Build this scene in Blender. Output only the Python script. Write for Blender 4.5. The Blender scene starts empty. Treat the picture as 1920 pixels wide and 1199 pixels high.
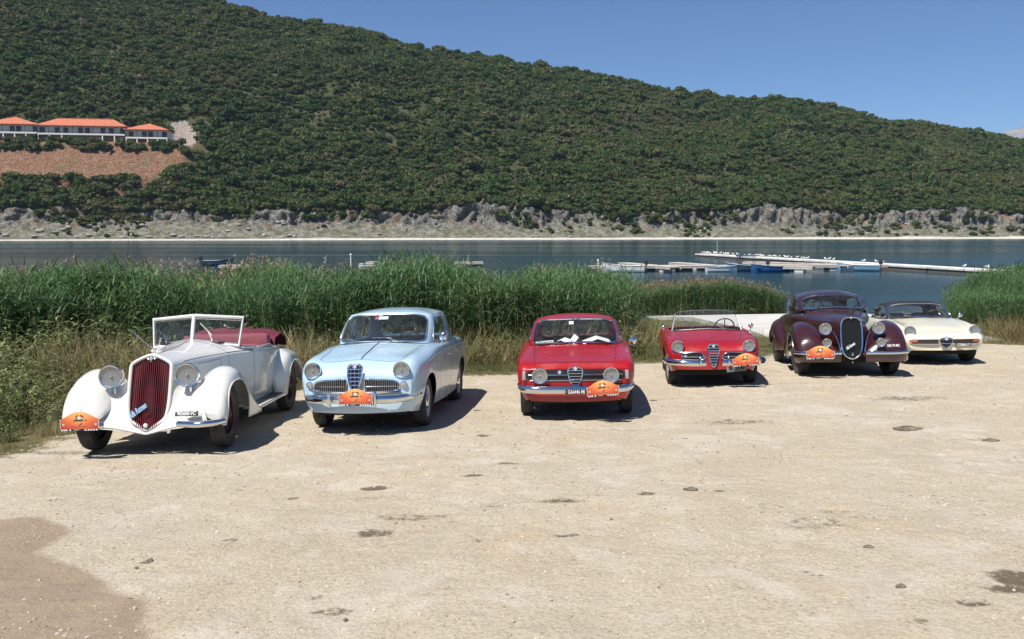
import bpy, bmesh, math, random
import numpy as np
from mathutils import Vector, Matrix, noise
random.seed(7); rng = np.random.default_rng(7)
PI = math.pi
SC = bpy.context.scene
COL = SC.collection

# ------------------------------------------------------------------ camera
cam_d = bpy.data.cameras.new('camera'); cam = bpy.data.objects.new('camera', cam_d); COL.objects.link(cam)
cam_d.sensor_width = 36.0; cam_d.lens = 36.0 * 1700 / 1920
cam_d.clip_start = 0.1; cam_d.clip_end = 30000
PITCH = math.radians(5.627)
cam.location = (0, 0, 2.64); cam.rotation_euler = (PI / 2 - PITCH, 0, 0)
SC.camera = cam

# ------------------------------------------------------------------ sky and sun
SUN_TRAVEL = Vector((0.40, 0.46, -1.0)).normalized()
sun_el = math.asin(-SUN_TRAVEL.z); sun_az = math.atan2(-SUN_TRAVEL.x, -SUN_TRAVEL.y)
world = bpy.data.worlds.new('World'); SC.world = world; world.use_nodes = True
wn = world.node_tree.nodes; wl = world.node_tree.links
sky = wn.new('ShaderNodeTexSky'); sky.sky_type = 'NISHITA'; sky.sun_disc = False
sky.sun_elevation = sun_el; sky.sun_rotation = sun_az
sky.altitude = 2200; sky.air_density = 1.02; sky.dust_density = 0.0; sky.ozone_density = 9.5
bg = wn['Background']; bg.inputs['Strength'].default_value = 0.078
wl.new(sky.outputs[0], bg.inputs['Color'])
sun_d = bpy.data.lights.new('sun', 'SUN'); sun_d.energy = 5.0; sun_d.angle = math.radians(0.53); sun_d.color = (1.0, 0.95, 0.87)
sun = bpy.data.objects.new('sun', sun_d); COL.objects.link(sun); sun.location = (-40, -40, 90)
sun.rotation_euler = SUN_TRAVEL.to_track_quat('-Z', 'Y').to_euler()
SC.view_settings.view_transform = 'Standard'; SC.view_settings.look = 'None'
SC.view_settings.exposure = 0.45; SC.view_settings.gamma = 1.0; SC.view_settings.use_curve_mapping = False
SC.cycles.max_bounces = 8; SC.cycles.transparent_max_bounces = 16; SC.cycles.volume_bounces = 0
SC.cycles.use_denoising = True

# ------------------------------------------------------------------ object helpers
def tag(o, label=None, cat=None, group=None, kind=None):
    if label: o['label'] = label
    if cat: o['category'] = cat
    if group: o['group'] = group
    if kind: o['kind'] = kind
    return o

def mesh_from(name, verts, faces, mats=None, mi=None, smooth=True, angle=40, uvs=None):
    me = bpy.data.meshes.new(name)
    me.from_pydata([tuple(map(float, v)) for v in verts], [], [tuple(map(int, f)) for f in faces])
    if mats:
        for m in (mats if isinstance(mats, (list, tuple)) else [mats]): me.materials.append(m)
    if mi is not None: me.polygons.foreach_set('material_index', list(mi))
    if smooth:
        me.polygons.foreach_set('use_smooth', [True] * len(me.polygons))
        if angle: me.set_sharp_from_angle(angle=math.radians(angle))
    me.update()
    return me

def link(name, me, parent=None, loc=None):
    o = bpy.data.objects.new(name, me); COL.objects.link(o)
    if parent is not None: o.parent = parent
    if loc is not None: o.location = loc
    return o

def empty(name, loc=(0, 0, 0), parent=None):
    o = bpy.data.objects.new(name, None); COL.objects.link(o); o.location = loc; o.empty_display_size = .3
    if parent is not None: o.parent = parent
    return o

class MB:
    """collects shapes into one mesh"""
    def __init__(s): s.v = []; s.f = []; s.m = []
    def add(s, v, f, m=0):
        n = len(s.v); s.v += [tuple(p) for p in v]; s.f += [tuple(i + n for i in q) for q in f]; s.m += [m] * len(f); return s
    def box(s, c, d, m=0, bev=0, rot=None):
        hx, hy, hz = d[0] / 2, d[1] / 2, d[2] / 2
        b = min(bev, hx * .9, hy * .9, hz * .9)
        if b <= 0:
            v = [(x, y, z) for z in (-hz, hz) for y in (-hy, hy) for x in (-hx, hx)]
            f = [(0, 2, 3, 1), (4, 5, 7, 6), (0, 1, 5, 4), (2, 6, 7, 3), (0, 4, 6, 2), (1, 3, 7, 5)]
        else:
            bm = bmesh.new(); bmesh.ops.create_cube(bm, size=1)
            for q in bm.verts: q.co = Vector((q.co.x * 2 * hx, q.co.y * 2 * hy, q.co.z * 2 * hz))
            bmesh.ops.bevel(bm, geom=bm.edges[:], offset=b, segments=2, affect='EDGES', profile=.6)
            v = [tuple(q.co) for q in bm.verts]; f = [tuple(w.index for w in q.verts) for q in bm.faces]; bm.free()
        if rot is not None: v = [tuple(rot @ Vector(p)) for p in v]
        v = [(p[0] + c[0], p[1] + c[1], p[2] + c[2]) for p in v]
        return s.add(v, f, m)
    def tube(s, pts, r, n=8, m=0, cap=True, closed=False):
        pts = [Vector(p) for p in pts]; k = len(pts)
        rr = r if isinstance(r, (list, tuple)) else [r] * k
        v = []; f = []; prev = None
        for i, p in enumerate(pts):
            if closed: t = pts[(i + 1) % k] - pts[i - 1]
            else: t = pts[min(i + 1, k - 1)] - pts[max(i - 1, 0)]
            t.normalize()
            if prev is None:
                a = Vector((0, 0, 1)) if abs(t.z) < .9 else Vector((1, 0, 0))
                u = t.cross(a).normalized()
            else:
                u = (prev - t * prev.dot(t)).normalized()
            prev = u; w = t.cross(u)
            for j in range(n):
                q = 2 * PI * j / n; v.append(tuple(p + (u * math.cos(q) + w * math.sin(q)) * rr[i]))
        last = k if closed else k - 1
        for i in range(last):
            i2 = (i + 1) % k
            for j in range(n):
                j2 = (j + 1) % n; f.append((i * n + j, i * n + j2, i2 * n + j2, i2 * n + j))
        if cap and not closed:
            f.append(tuple(range(n))[::-1]); f.append(tuple((k - 1) * n + j for j in range(n)))
        return s.add(v, f, m)
    def lathe(s, prof, axis='x', n=32, c=(0, 0, 0), m=0):
        """prof: list of (radius, along axis)"""
        v = []; f = []
        for (r, a) in prof:
            for j in range(n):
                q = 2 * PI * j / n; p, w = r * math.cos(q), r * math.sin(q)
                v.append({'x': (a, p, w), 'y': (p, a, w), 'z': (p, w, a)}[axis])
        for i in range(len(prof) - 1):
            for j in range(n):
                j2 = (j + 1) % n; f.append((i * n + j, i * n + j2, (i + 1) * n + j2, (i + 1) * n + j))
        v = [(p[0] + c[0], p[1] + c[1], p[2] + c[2]) for p in v]
        return s.add(v, f, m)
    def ball(s, c, r, m=0, n=12, sq=(1, 1, 1)):
        prof = [(math.sin(PI * i / n) * r, -math.cos(PI * i / n) * r) for i in range(n + 1)]
        t = MB(); t.lathe(prof, 'z', n * 2)
        v = [(p[0] * sq[0] + c[0], p[1] * sq[1] + c[1], p[2] * sq[2] + c[2]) for p in t.v]
        return s.add(v, t.f, m)
    def poly(s, pts, thick, m=0):
        """flat outline in x-z at y=0, facing -y, with thickness to +y"""
        n = len(pts); v = [(p[0], 0, p[1]) for p in pts] + [(p[0], thick, p[1]) for p in pts]
        f = [tuple(range(n)), tuple(range(2 * n - 1, n - 1, -1))] + [(i, i + n, (i + 1) % n + n, (i + 1) % n) for i in range(n)]
        return s.add(v, f, m)
    def xform(s, M):
        s.v = [tuple(M @ Vector(p)) for p in s.v]; return s
    def build(s, name, mats, parent=None, smooth=True, angle=40, loc=None):
        return link(name, mesh_from(name, s.v, s.f, mats, s.m, smooth, angle), parent, loc)

def cr(P, t):
    """Catmull-Rom through the points P (n x k) at the parameters t"""
    P = np.asarray(P, float); n = len(P); t = np.clip(np.asarray(t, float), 0, n - 1)
    i = np.minimum(np.floor(t).astype(int), n - 2); u = (t - i)[:, None]
    g = lambda k: P[np.clip(k, 0, n - 1)]
    a, b, c, d = g(i - 1), g(i), g(i + 1), g(i + 2)
    a = np.where((i == 0)[:, None], 2 * b - c, a); d = np.where((i == n - 2)[:, None], 2 * c - b, d)
    return .5 * ((2 * b) + (-a + c) * u + (2 * a - 5 * b + 4 * c - d) * u ** 2 + (-a + 3 * b - 3 * c + d) * u ** 3)

def pchip(x, y, xq):
    x = np.asarray(x, float); y = np.asarray(y, float); h = np.diff(x); d = np.diff(y) / h
    m = np.zeros_like(y); m[0] = d[0]; m[-1] = d[-1]
    for i in range(1, len(x) - 1):
        if d[i - 1] * d[i] > 0:
            w1 = 2 * h[i] + h[i - 1]; w2 = h[i] + 2 * h[i - 1]; m[i] = (w1 + w2) / (w1 / d[i - 1] + w2 / d[i])
    xq = np.clip(np.asarray(xq, float), x[0], x[-1]); i = np.clip(np.searchsorted(x, xq, 'right') - 1, 0, len(x) - 2)
    t = (xq - x[i]) / h[i]
    return (2 * t ** 3 - 3 * t ** 2 + 1) * y[i] + (t ** 3 - 2 * t ** 2 + t) * h[i] * m[i] + (-2 * t ** 3 + 3 * t ** 2) * y[i + 1] + (t ** 3 - t ** 2) * h[i] * m[i + 1]

# ------------------------------------------------------------------ material helpers
def mat(name, col, rough=.6, metal=0, coat=0, spec=None, build=None):
    m = bpy.data.materials.new(name); m.use_nodes = True
    b = m.node_tree.nodes['Principled BSDF']
    b.inputs['Base Color'].default_value = (*col, 1); b.inputs['Roughness'].default_value = rough; b.inputs['Metallic'].default_value = metal
    if coat: b.inputs['Coat Weight'].default_value = coat; b.inputs['Coat Roughness'].default_value = .04
    if spec is not None: b.inputs['Specular IOR Level'].default_value = spec
    m.diffuse_color = (*col, 1)
    if build: build(m.node_tree, b)
    return m

class NT:
    def __init__(s, nt): s.nt = nt
    def n(s, t, **k):
        o = s.nt.nodes.new(t)
        for a, b in k.items(): setattr(o, a, b)
        return o
    def l(s, a, b): s.nt.links.new(a, b)
    def pos(s): return s.n('ShaderNodeNewGeometry').outputs['Position']
    def obj(s): return s.n('ShaderNodeTexCoord').outputs['Object']
    def mapping(s, v, scale=(1, 1, 1), loc=(0, 0, 0), rot=(0, 0, 0)):
        o = s.n('ShaderNodeMapping'); s.l(v, o.inputs[0]); o.inputs['Scale'].default_value = scale; o.inputs['Location'].default_value = loc; o.inputs['Rotation'].default_value = rot
        return o.outputs[0]
    def noise(s, v, scale, detail=4, rough=.55, dist=0, fac=True):
        o = s.n('ShaderNodeTexNoise'); s.l(v, o.inputs['Vector']); o.inputs['Scale'].default_value = scale; o.inputs['Detail'].default_value = detail
        o.inputs['Roughness'].default_value = rough; o.inputs['Distortion'].default_value = dist
        return o.outputs[0]
    def vor(s, v, scale, feature='F1', rand=1):
        o = s.n('ShaderNodeTexVoronoi', feature=feature); s.l(v, o.inputs['Vector']); o.inputs['Scale'].default_value = scale; o.inputs['Randomness'].default_value = rand
        return o
    def ramp(s, f, stops, interp='LINEAR'):
        o = s.n('ShaderNodeValToRGB'); s.l(f, o.inputs[0]); e = o.color_ramp.elements; o.color_ramp.interpolation = interp
        while len(e) < len(stops): e.new(.5)
        for q, (p, c) in zip(e, stops): q.position = p; q.color = (*c, 1) if len(c) == 3 else c
        return o.outputs[0]
    def mix(s, f, a, b, blend='MIX'):
        o = s.n('ShaderNodeMix', data_type='RGBA', blend_type=blend)
        for sock, val in ((o.inputs[0], f), (o.inputs[6], a), (o.inputs[7], b)):
            if hasattr(val, 'is_linked'): s.l(val, sock)
            elif isinstance(val, (int, float)): sock.default_value = val
            else: sock.default_value = (*val, 1)
        return o.outputs[2]
    def math(s, op, a, b=None, c=None):
        o = s.n('ShaderNodeMath', operation=op)
        for i, val in enumerate((a, b, c)):
            if val is None: continue
            if hasattr(val, 'is_linked'): s.l(val, o.inputs[i])
            else: o.inputs[i].default_value = val
        return o.outputs[0]
    def bump(s, h, strength, dist, b):
        o = s.n('ShaderNodeBump'); s.l(h, o.inputs['Height']); o.inputs['Strength'].default_value = strength; o.inputs['Distance'].default_value = dist
        s.l(o.outputs[0], b.inputs['Normal']); return o
g3 = lambda v: (v, v, v)

# ------------------------------------------------------------------ instanced masses (reeds, woodland, gravel)
def make_scatter(name, pts, rots, scls, idx, protos, mats=None):
    """one object; every point carries one prototype mesh through geometry nodes"""
    me = bpy.data.meshes.new(name); me.from_pydata([tuple(p) for p in pts.tolist()], [], [])
    for an, ty, arr in (('rot', 'FLOAT_VECTOR', rots), ('scl', 'FLOAT_VECTOR', scls), ('pid', 'INT', idx)):
        a = me.attributes.new(an, ty, 'POINT')
        a.data.foreach_set('vector' if ty == 'FLOAT_VECTOR' else 'value', np.asarray(arr, dtype=(np.int32 if ty == 'INT' else np.float32)).ravel())
    o = link(name, me)
    pc = bpy.data.collections.new(name + '_shapes')
    for k, pm in enumerate(protos):
        po = bpy.data.objects.new('%s_%02d' % (name, k), pm); pc.objects.link(po)
    ng = bpy.data.node_groups.new(name + '_spread', 'GeometryNodeTree')
    ng.interface.new_socket('Geometry', in_out='INPUT', socket_type='NodeSocketGeometry'); ng.interface.new_socket('Geometry', in_out='OUTPUT', socket_type='NodeSocketGeometry')
    N = ng.nodes; L = ng.links
    gi = N.new('NodeGroupInput'); go = N.new('NodeGroupOutput'); ip = N.new('GeometryNodeInstanceOnPoints'); ci = N.new('GeometryNodeCollectionInfo')
    ci.inputs['Collection'].default_value = pc; ci.inputs['Separate Children'].default_value = True; ci.inputs['Reset Children'].default_value = True
    ip.inputs['Pick Instance'].default_value = True
    L.new(gi.outputs[0], ip.inputs['Points']); L.new(ci.outputs[0], ip.inputs['Instance'])
    for an, ty, sock in (('rot', 'FLOAT_VECTOR', 'Rotation'), ('scl', 'FLOAT_VECTOR', 'Scale'), ('pid', 'INT', 'Instance Index')):
        a = N.new('GeometryNodeInputNamedAttribute'); a.data_type = ty; a.inputs[0].default_value = an
        out = [q for q in a.outputs if q.enabled and q.name == 'Attribute'][0]
        if sock == 'Rotation':
            e = N.new('FunctionNodeEulerToRotation'); L.new(out, e.inputs[0]); out = e.outputs[0]
        L.new(out, ip.inputs[sock])
    L.new(ip.outputs[0], go.inputs[0])
    md = o.modifiers.new('spread', 'NODES'); md.node_group = ng
    return o

# ------------------------------------------------------------------ ground shape
GA, GB, WZ = 0.0229, -0.054, -1.6
def gz(x, y):
    x = np.asarray(x, float); y = np.asarray(y, float)
    yy = np.where(y < 3, 3 - (3 - y) * .4, y); yy = np.maximum(yy, -6)
    z = GA * np.clip(x, -22, 24) + GB * (yy - 15)
    z = z - .035 * np.maximum(yy - 36, 0)
    return np.maximum(z, -4.5)
def gzf(x, y): return float(gz(x, y))
# ================================================================== LARGE STRUCTURE
# edge between bare lot and vegetation, world metres
LOT = [(-9, 5.2), (-6.6, 8.2), (-5.75, 9.4), (-5.45, 10.1), (-5.5, 10.9), (-5.4, 11.8), (-5.1, 13.2), (-4.2, 14.6), (-3.4, 15.8), (-2.6, 16.9), (-.8, 17.2), (0, 17.3), (1.6, 18.2), (2.58, 18.9), (3.16, 19.0),
       (5.35, 19.4), (6.3, 21.0), (7.6, 22.6), (9.4, 22.6), (11.42, 22.0), (12.4, 20.8), (15, 19.6), (30, 18.5)]
_lx = np.array([-60] + [p[0] for p in LOT] + [80.]); 
def edge_dist(x, y):
    """signed: positive in vegetation (beyond the edge)"""
    P = np.array([(-14, -4)] + LOT, float); x = np.asarray(x, float); y = np.asarray(y, float)
    best = np.full(x.shape, 1e9); side = np.zeros(x.shape)
    for a, b in zip(P[:-1], P[1:]):
        d = b - a; t = np.clip(((x - a[0]) * d[0] + (y - a[1]) * d[1]) / (d @ d), 0, 1)
        px = x - (a[0] + d[0] * t); py = y - (a[1] + d[1] * t); r = np.hypot(px, py)
        c = d[0] * py - d[1] * px; up = r < best - 1e-6
        side = np.where(up, np.sign(c), side); best = np.where(up, r, best)
    return best * side

def fbm(x, y, s, seed=0, oct=4, g=.5):
    out = np.zeros(np.shape(x)); amp = 1; tot = 0
    r = np.random.default_rng(seed)
    for o in range(oct):
        G = r.random((256, 256)); X = np.asarray(x) * s * 2 ** o + 17.3 * o + seed; Y = np.asarray(y) * s * 2 ** o + 5.1 * o
        xi = np.floor(X).astype(int); yi = np.floor(Y).astype(int); fx = X - xi; fy = Y - yi; fx = fx * fx * (3 - 2 * fx); fy = fy * fy * (3 - 2 * fy)
        a = G[xi % 256, yi % 256]; b = G[(xi + 1) % 256, yi % 256]; c = G[xi % 256, (yi + 1) % 256]; d = G[(xi + 1) % 256, (yi + 1) % 256]
        out += amp * ((a * (1 - fx) + b * fx) * (1 - fy) + (c * (1 - fx) + d * fx) * fy); tot += amp; amp *= g
    return out / tot

def grid_faces(nr, nc, keep=None):
    i = np.arange(nr - 1)[:, None] * nc + np.arange(nc - 1)[None, :]
    f = np.stack([i, i + 1, i + nc + 1, i + nc], -1).reshape(-1, 4)
    return f if keep is None else f[keep.reshape(-1)]

def fast_mesh(name, V, F, mats, smooth=True, attrs=None):
    me = bpy.data.meshes.new(name); V = np.asarray(V, np.float32); F = np.asarray(F, np.int32)
    me.vertices.add(len(V)); me.vertices.foreach_set('co', V.ravel())
    k = F.shape[1]; me.loops.add(F.size); me.loops.foreach_set('vertex_index', F.ravel())
    me.polygons.add(len(F)); me.polygons.foreach_set('loop_start', np.arange(len(F), dtype=np.int32) * k)
    try: me.polygons.foreach_set('loop_total', np.full(len(F), k, dtype=np.int32))
    except Exception: pass
    me.polygons.foreach_set('use_smooth', np.full(len(F), smooth))
    for m in mats: me.materials.append(m)
    if attrs:
        for an, arr in attrs.items():
            a = me.attributes.new(an, 'FLOAT', 'POINT'); a.data.foreach_set('value', np.asarray(arr, np.float32).ravel())
    me.update(calc_edges=True); me.validate()
    return me

# dark damp or broken patches in the gravel: x, y, half width, half depth, strength
PATCH = [(float(a_), float(b_), float(c_), float(c_ * .45), float(d_)) for a_, b_, c_, d_ in zip(np.random.default_rng(5).uniform(-5, 12, 70), 4.6 + 9 * np.random.default_rng(6).random(70) ** 1.3, np.random.default_rng(8).uniform(.02, .14, 70), np.random.default_rng(9).uniform(.3, .75, 70))] + [(-1.22, 7.89, .13, .07, 1), (-.03, 8.84, .11, .05, .9), (-.36, 8.24, .10, .06, .9), (-1.88, 7.58, .09, .05, .7), (-.33, 10.48, .10, .08, .8), (.38, 7.26, .2, .10, .75), (.15, 7.3, .1, .07, .5), (1.13, 7.43, .08, .06, 1),
         (1.85, 8.68, .25, .14, .45), (2.79, 11.11, .5, .25, .6), (5.65, 12.8, .6, .3, .6), (2.2, 6.4, .28, .2, .5), (2.0, 6.89, .2, .1, .45), (2.45, 6.75, .16, .08, .5), (-.75, 6.86, .34, .13, .55), (-1.01, 6.42, .17, .10, .75), (-1.18, 7.55, .25, .08, .4),
         (.83, 8.12, .35, .16, .3), (.31, 5.73, .2, .09, .4), (3.0, 5.2, .16, .14, .9), (2.85, 5.02, .16, .08, .8), (2.53, 4.8, .13, .07, .7), (1.44, 10.73, .4, .14, .45), (4.9, 9.6, .25, .12, .5), (1.35, 5.1, .08, .04, .6), (1.9, 5.3, .12, .03, .6), (2.1, 4.55, .1, .06, .5),
         (-5.0, 10.0, .5, .12, .6), (-4.6, 9.5, .6, .15, .4), (-4.2, 10.4, .5, .1, .4), (-1.6, 9.0, .2, .08, .35), (-2.4, 7.9, .3, .06, .35), (-2.0, 6.3, .1, .05, .6), (-2.43, 5.81, .06, .03, .8), (4.5, 8.4, .5, .16, .35), (1.0, 6.3, .3, .1, .3), (3.4, 8.0, .3, .1, .3),
         (-.6, 11.0, .3, .08, .3), (2.4, 13.4, .5, .12, .4), (3.8, 13.2, .6, .1, .35), (-.2, 6.2, .12, .05, .5), (7.2, 13.5, .7, .15, .35), (3.6, 5.4, .2, .1, .7), (3.3, 6.2, .25, .1, .4)]
BROWN = [(-9, 7.6), (-4.05, 6.98), (-3.85, 7.09), (-3.48, 6.85), (-3.3, 6.4), (-3.27, 6.03), (-2.87, 5.69), (-2.6, 5.5), (-2.38, 5.23), (-2.12, 5.04), (-2.05, 4.8), (-1.99, 4.6), (-1.77, 4.4), (-1.6, 3.6), (-1.2, 2.0), (-2, -4), (-12, -4)]
def in_poly(x, y, P):
    x = np.asarray(x, float); y = np.asarray(y, float); c = np.zeros(x.shape, bool); n = len(P)
    for i in range(n):
        x1, y1 = P[i]; x2, y2 = P[(i + 1) % n]
        if y1 == y2: continue
        k = ((y1 > y) != (y2 > y)) & (x < (x2 - x1) * (y - y1) / (y2 - y1) + x1); c ^= k
    return c

def ground_material():
    def b_(nt, b):
        T = NT(nt); P = T.pos()
        A = lambda n: (lambda q: (setattr(q, 'attribute_name', n), q.outputs['Fac'])[1])(T.n('ShaderNodeAttribute'))
        big = T.noise(P, .35, 5, .6); mid = T.noise(P, 2.2, 6, .65); fine = T.noise(P, 38, 5, .7); grit = T.noise(P, 120, 3, .7)
        base = T.ramp(big, [(.3, (.47, .40, .295)), (.5, (.52, .45, .345)), (.7, (.49, .435, .345))])
        base = T.mix(T.math('MULTIPLY', T.ramp(mid, [(.42, g3(0)), (.62, g3(1))]), .45), base, (.565, .50, .40))
        base = T.mix(T.ramp(T.noise(P, .8, 4, .6, .5), [(.56, g3(0)), (.72, g3(.45))]), base, (.53, .42, .26))
        base = T.mix(1.0, base, T.ramp(fine, [(.25, (.56, .55, .54)), (.5, (.90, .89, .87)), (.75, (1.14, 1.12, 1.08))]), 'MULTIPLY')
        base = T.mix(T.ramp(T.noise(P, .55, 4, .6, .8), [(.42, g3(.15)), (.60, g3(1))]), base, T.ramp(grit, [(.3, g3(.62)), (.6, g3(1.16))]), 'MULTIPLY'); base = T.mix(T.ramp(T.noise(P, 1.3, 5, .7, 1.), [(.50, g3(0)), (.66, g3(.5))]), base, (.58, .53, .45))
        pv = T.vor(P, 26); base = T.mix(T.math('MULTIPLY', T.ramp(pv.outputs['Distance'], [(.1, g3(1)), (.22, g3(0))]), T.ramp(T.noise(P, 7, 3), [(.5, g3(0)), (.62, g3(.8))])), base, (.66, .62, .54))
        base = T.mix(T.math('MULTIPLY', T.ramp(T.vor(P, 11).outputs['Distance'], [(.06, g3(1)), (.12, g3(0))]), .75), base, (.22, .18, .13))
        # stretched streaks of darker dust
        st = T.noise(T.mapping(P, (1.2, 6, 1), rot=(0, 0, .12)), 1.6, 6, .7); base = T.mix(T.ramp(st, [(.58, g3(0)), (.74, g3(.55))]), base, (.33, .285, .21))
        brown = T.mix(T.ramp(fine, [(.3, g3(0)), (.7, g3(1))]), (.25, .195, .14), (.345, .275, .20))
        brown = T.mix(T.ramp(mid, [(.4, g3(0)), (.6, g3(.5))]), brown, (.37, .29, .20))
        base = T.mix(T.ramp(T.math('ADD', A('brown'), T.math('MULTIPLY', T.math('SUBTRACT', T.noise(P, 5, 5, .7), .5), .9)), [(.30, g3(0)), (.66, g3(1))]), base, brown)
        dk = T.ramp(T.math('ADD', A('patch'), T.math('MULTIPLY', T.math('SUBTRACT', T.noise(P, 14, 6, .75), .5), 2.2)), [(.42, g3(0)), (.72, g3(1))]); dk = T.math('MULTIPLY', dk, T.ramp(A('patch'), [(0, g3(0)), (.25, g3(.5)), (.8, g3(1))]))
        base = T.mix(T.math('MINIMUM', dk, .92), base, T.mix(fine, (.075, .065, .035), (.16, .125, .08)))
        base = T.mix(T.math('MULTIPLY', A('track'), T.ramp(T.noise(P, 1.1, 5, .7), [(.42, g3(0)), (.62, g3(.42))])), base, (.40, .35, .27))
        # earth and litter under the plants
        soil = T.mix(T.ramp(mid, [(.35, g3(0)), (.65, g3(1))]), (.085, .085, .03), (.17, .14, .075))
        soil = T.mix(.7, soil, T.ramp(fine, [(.25, g3(.5)), (.75, g3(1.4))]), 'MULTIPLY')
        v = T.ramp(T.math('ADD', A('veg'), T.math('MULTIPLY', T.math('SUBTRACT', T.noise(P, 3.2, 6, .75), .5), 1.3)), [(.42, g3(0)), (.62, g3(1))])
        base = T.mix(v, base, soil)
        T.l(base, b.inputs['Base Color'])
        h = T.math('ADD', T.math('MULTIPLY', fine, .5), T.math('MULTIPLY', grit, .25)); h = T.math('ADD', h, T.math('MULTIPLY', T.noise(P, 9, 4, .6), .9))
        T.bump(h, .8, .035, b)
    return mat('ground', (.5, .44, .33), .95, spec=.15, build=b_)

def axis(lo, hi, a, b, step, grow=1.25):
    s = list(np.arange(a, b + 1e-6, step)); d = step
    while s[-1] < hi: d *= grow; s.append(s[-1] + d)
    d = step
    while s[0] > lo: d *= grow; s.insert(0, s[0] - d)
    return np.array(s)
xs = axis(-120, 140, -10, 14, .05, 1.2); ys = np.concatenate([axis(-80, 12, 4.2, 12, .038, 1.12), axis(12.08, 75, 12.08, 24, .08, 1.12)]); ys = np.unique(np.round(ys, 4))
GX, GY = np.meshgrid(xs, ys)
Z = gz(GX, GY)
near = ((GX > -13) & (GX < 17) & (GY > 3) & (GY < 25))
Z = Z + near * ((fbm(GX, GY, .5, 3) - .5) * .06 + (fbm(GX, GY, 3, 4) - .5) * .030 * (fbm(GX, GY, .6, 6) * 2) + (fbm(GX, GY, 8, 5, 2) - .5) * .016 * np.clip(fbm(GX, GY, .8, 7) * 5 - 1.8, 0, 2))
ed = edge_dist(GX, GY); veg = np.clip(.5 + ed / .9, 0, 1); veg[(GY > 60) | (GY < -3)] = 1
patch = np.zeros_like(GX)
for (px, py, a, b_, s) in PATCH:
    r = np.hypot((GX - px) / (a * 1.1), (GY - py) / (b_ * 1.1)); k = np.clip(1.6 - r * 1.1, 0, 1) * s; patch = np.maximum(patch, k); Z -= .012 * np.clip(1.2 - r, 0, 1) * s
track = np.zeros_like(GX)
for (cx, cy, R_) in ((9.5, 3.0, 9.2), (9.5, 3.0, 10.55), (-6.0, 18.5, 9.0), (-6.0, 18.5, 10.4), (2.0, -9.0, 16.5), (2.0, -9.0, 17.9), (14, -2, 12.4), (14, -2, 13.8)):
    track = np.maximum(track, np.clip(1.3 - np.abs(np.hypot(GX - cx, GY - cy) - R_) / .10, 0, 1))
Z -= track * near * .006
brown = in_poly(GX + (fbm(GX, GY, 1.5, 9) - .5) * .3, GY + (fbm(GX, GY, 1.5, 10) - .5) * .3, BROWN).astype(float)
for _ in range(8): brown[1:-1, 1:-1] = (brown[1:-1, 1:-1] * 2 + brown[2:, 1:-1] + brown[:-2, 1:-1] + brown[1:-1, 2:] + brown[1:-1, :-2]) / 6
Zg = Z
def gsurf(x, y):
    """ground height with relief"""
    i = int(np.clip(np.searchsorted(xs, x) - 1, 0, len(xs) - 2)); j = int(np.clip(np.searchsorted(ys, y) - 1, 0, len(ys) - 2))
    u = (x - xs[i]) / (xs[i + 1] - xs[i]); v = (y - ys[j]) / (ys[j + 1] - ys[j])
    return float((Zg[j, i] * (1 - u) + Zg[j, i + 1] * u) * (1 - v) + (Zg[j + 1, i] * (1 - u) + Zg[j + 1, i + 1] * u) * v)
M_ground = ground_material()
gm = fast_mesh('ground', np.stack([GX, GY, Z], -1).reshape(-1, 3), grid_faces(*GX.shape), [M_ground], attrs=dict(veg=veg, patch=patch, brown=brown, track=track))
tag(link('ground', gm), kind='structure')

# ------------------------------------------------------------------ lake
def water_b(nt, b):
    T = NT(nt); P = T.pos()
    w = T.noise(T.mapping(P, (1, 2.2, 1), rot=(0, 0, .3)), 1.1, 5, .6, .4); w2 = T.noise(T.mapping(P, (.5, 1.4, 1)), .22, 4, .6)
    h = T.math('ADD', T.math('MULTIPLY', w, .10), T.math('MULTIPLY', w2, .5))
    q = T.math('ADD', T.math('MULTIPLY', T.n('ShaderNodeSeparateXYZ').outputs[0], 0.), T.noise(T.mapping(P, (.004, .02, 1)), 1.0, 3)); rg = T.ramp(q, [(.40, g3(.12)), (.60, g3(.42))]); bp = T.bump(h, 1.0, .8, b); T.l(rg, bp.inputs['Strength'])
    sep = T.n('ShaderNodeSeparateXYZ'); T.l(P, sep.inputs[0])
    T.l(T.mix(T.ramp(T.noise(T.mapping(P, (.006, .03, 1)), 1.0, 3), [(.4, g3(0)), (.6, g3(1))]), (.008, .036, .052), (.012, .044, .066)), b.inputs['Base Color'])
    T.l(T.ramp(T.noise(T.mapping(P, (.008, .05, 1)), 1.0, 3), [(.35, g3(.10)), (.65, g3(.22))]), b.inputs['Roughness'])
    b.inputs['IOR'].default_value = 1.33
M_water = mat('lake_water', (.01, .04, .06), .12, build=water_b)
wx = np.array([-4000, -900, -300, 0, 300, 900, 4000.]); wy = np.array([38., 120, 300, 700, 3000, 9000]); WX, WY = np.meshgrid(wx, wy)
tag(link('lake_water', fast_mesh('lake_water', np.stack([WX, WY, np.full(WX.shape, WZ)], -1).reshape(-1, 3), grid_faces(*WX.shape), [M_water])), kind='structure')

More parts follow.
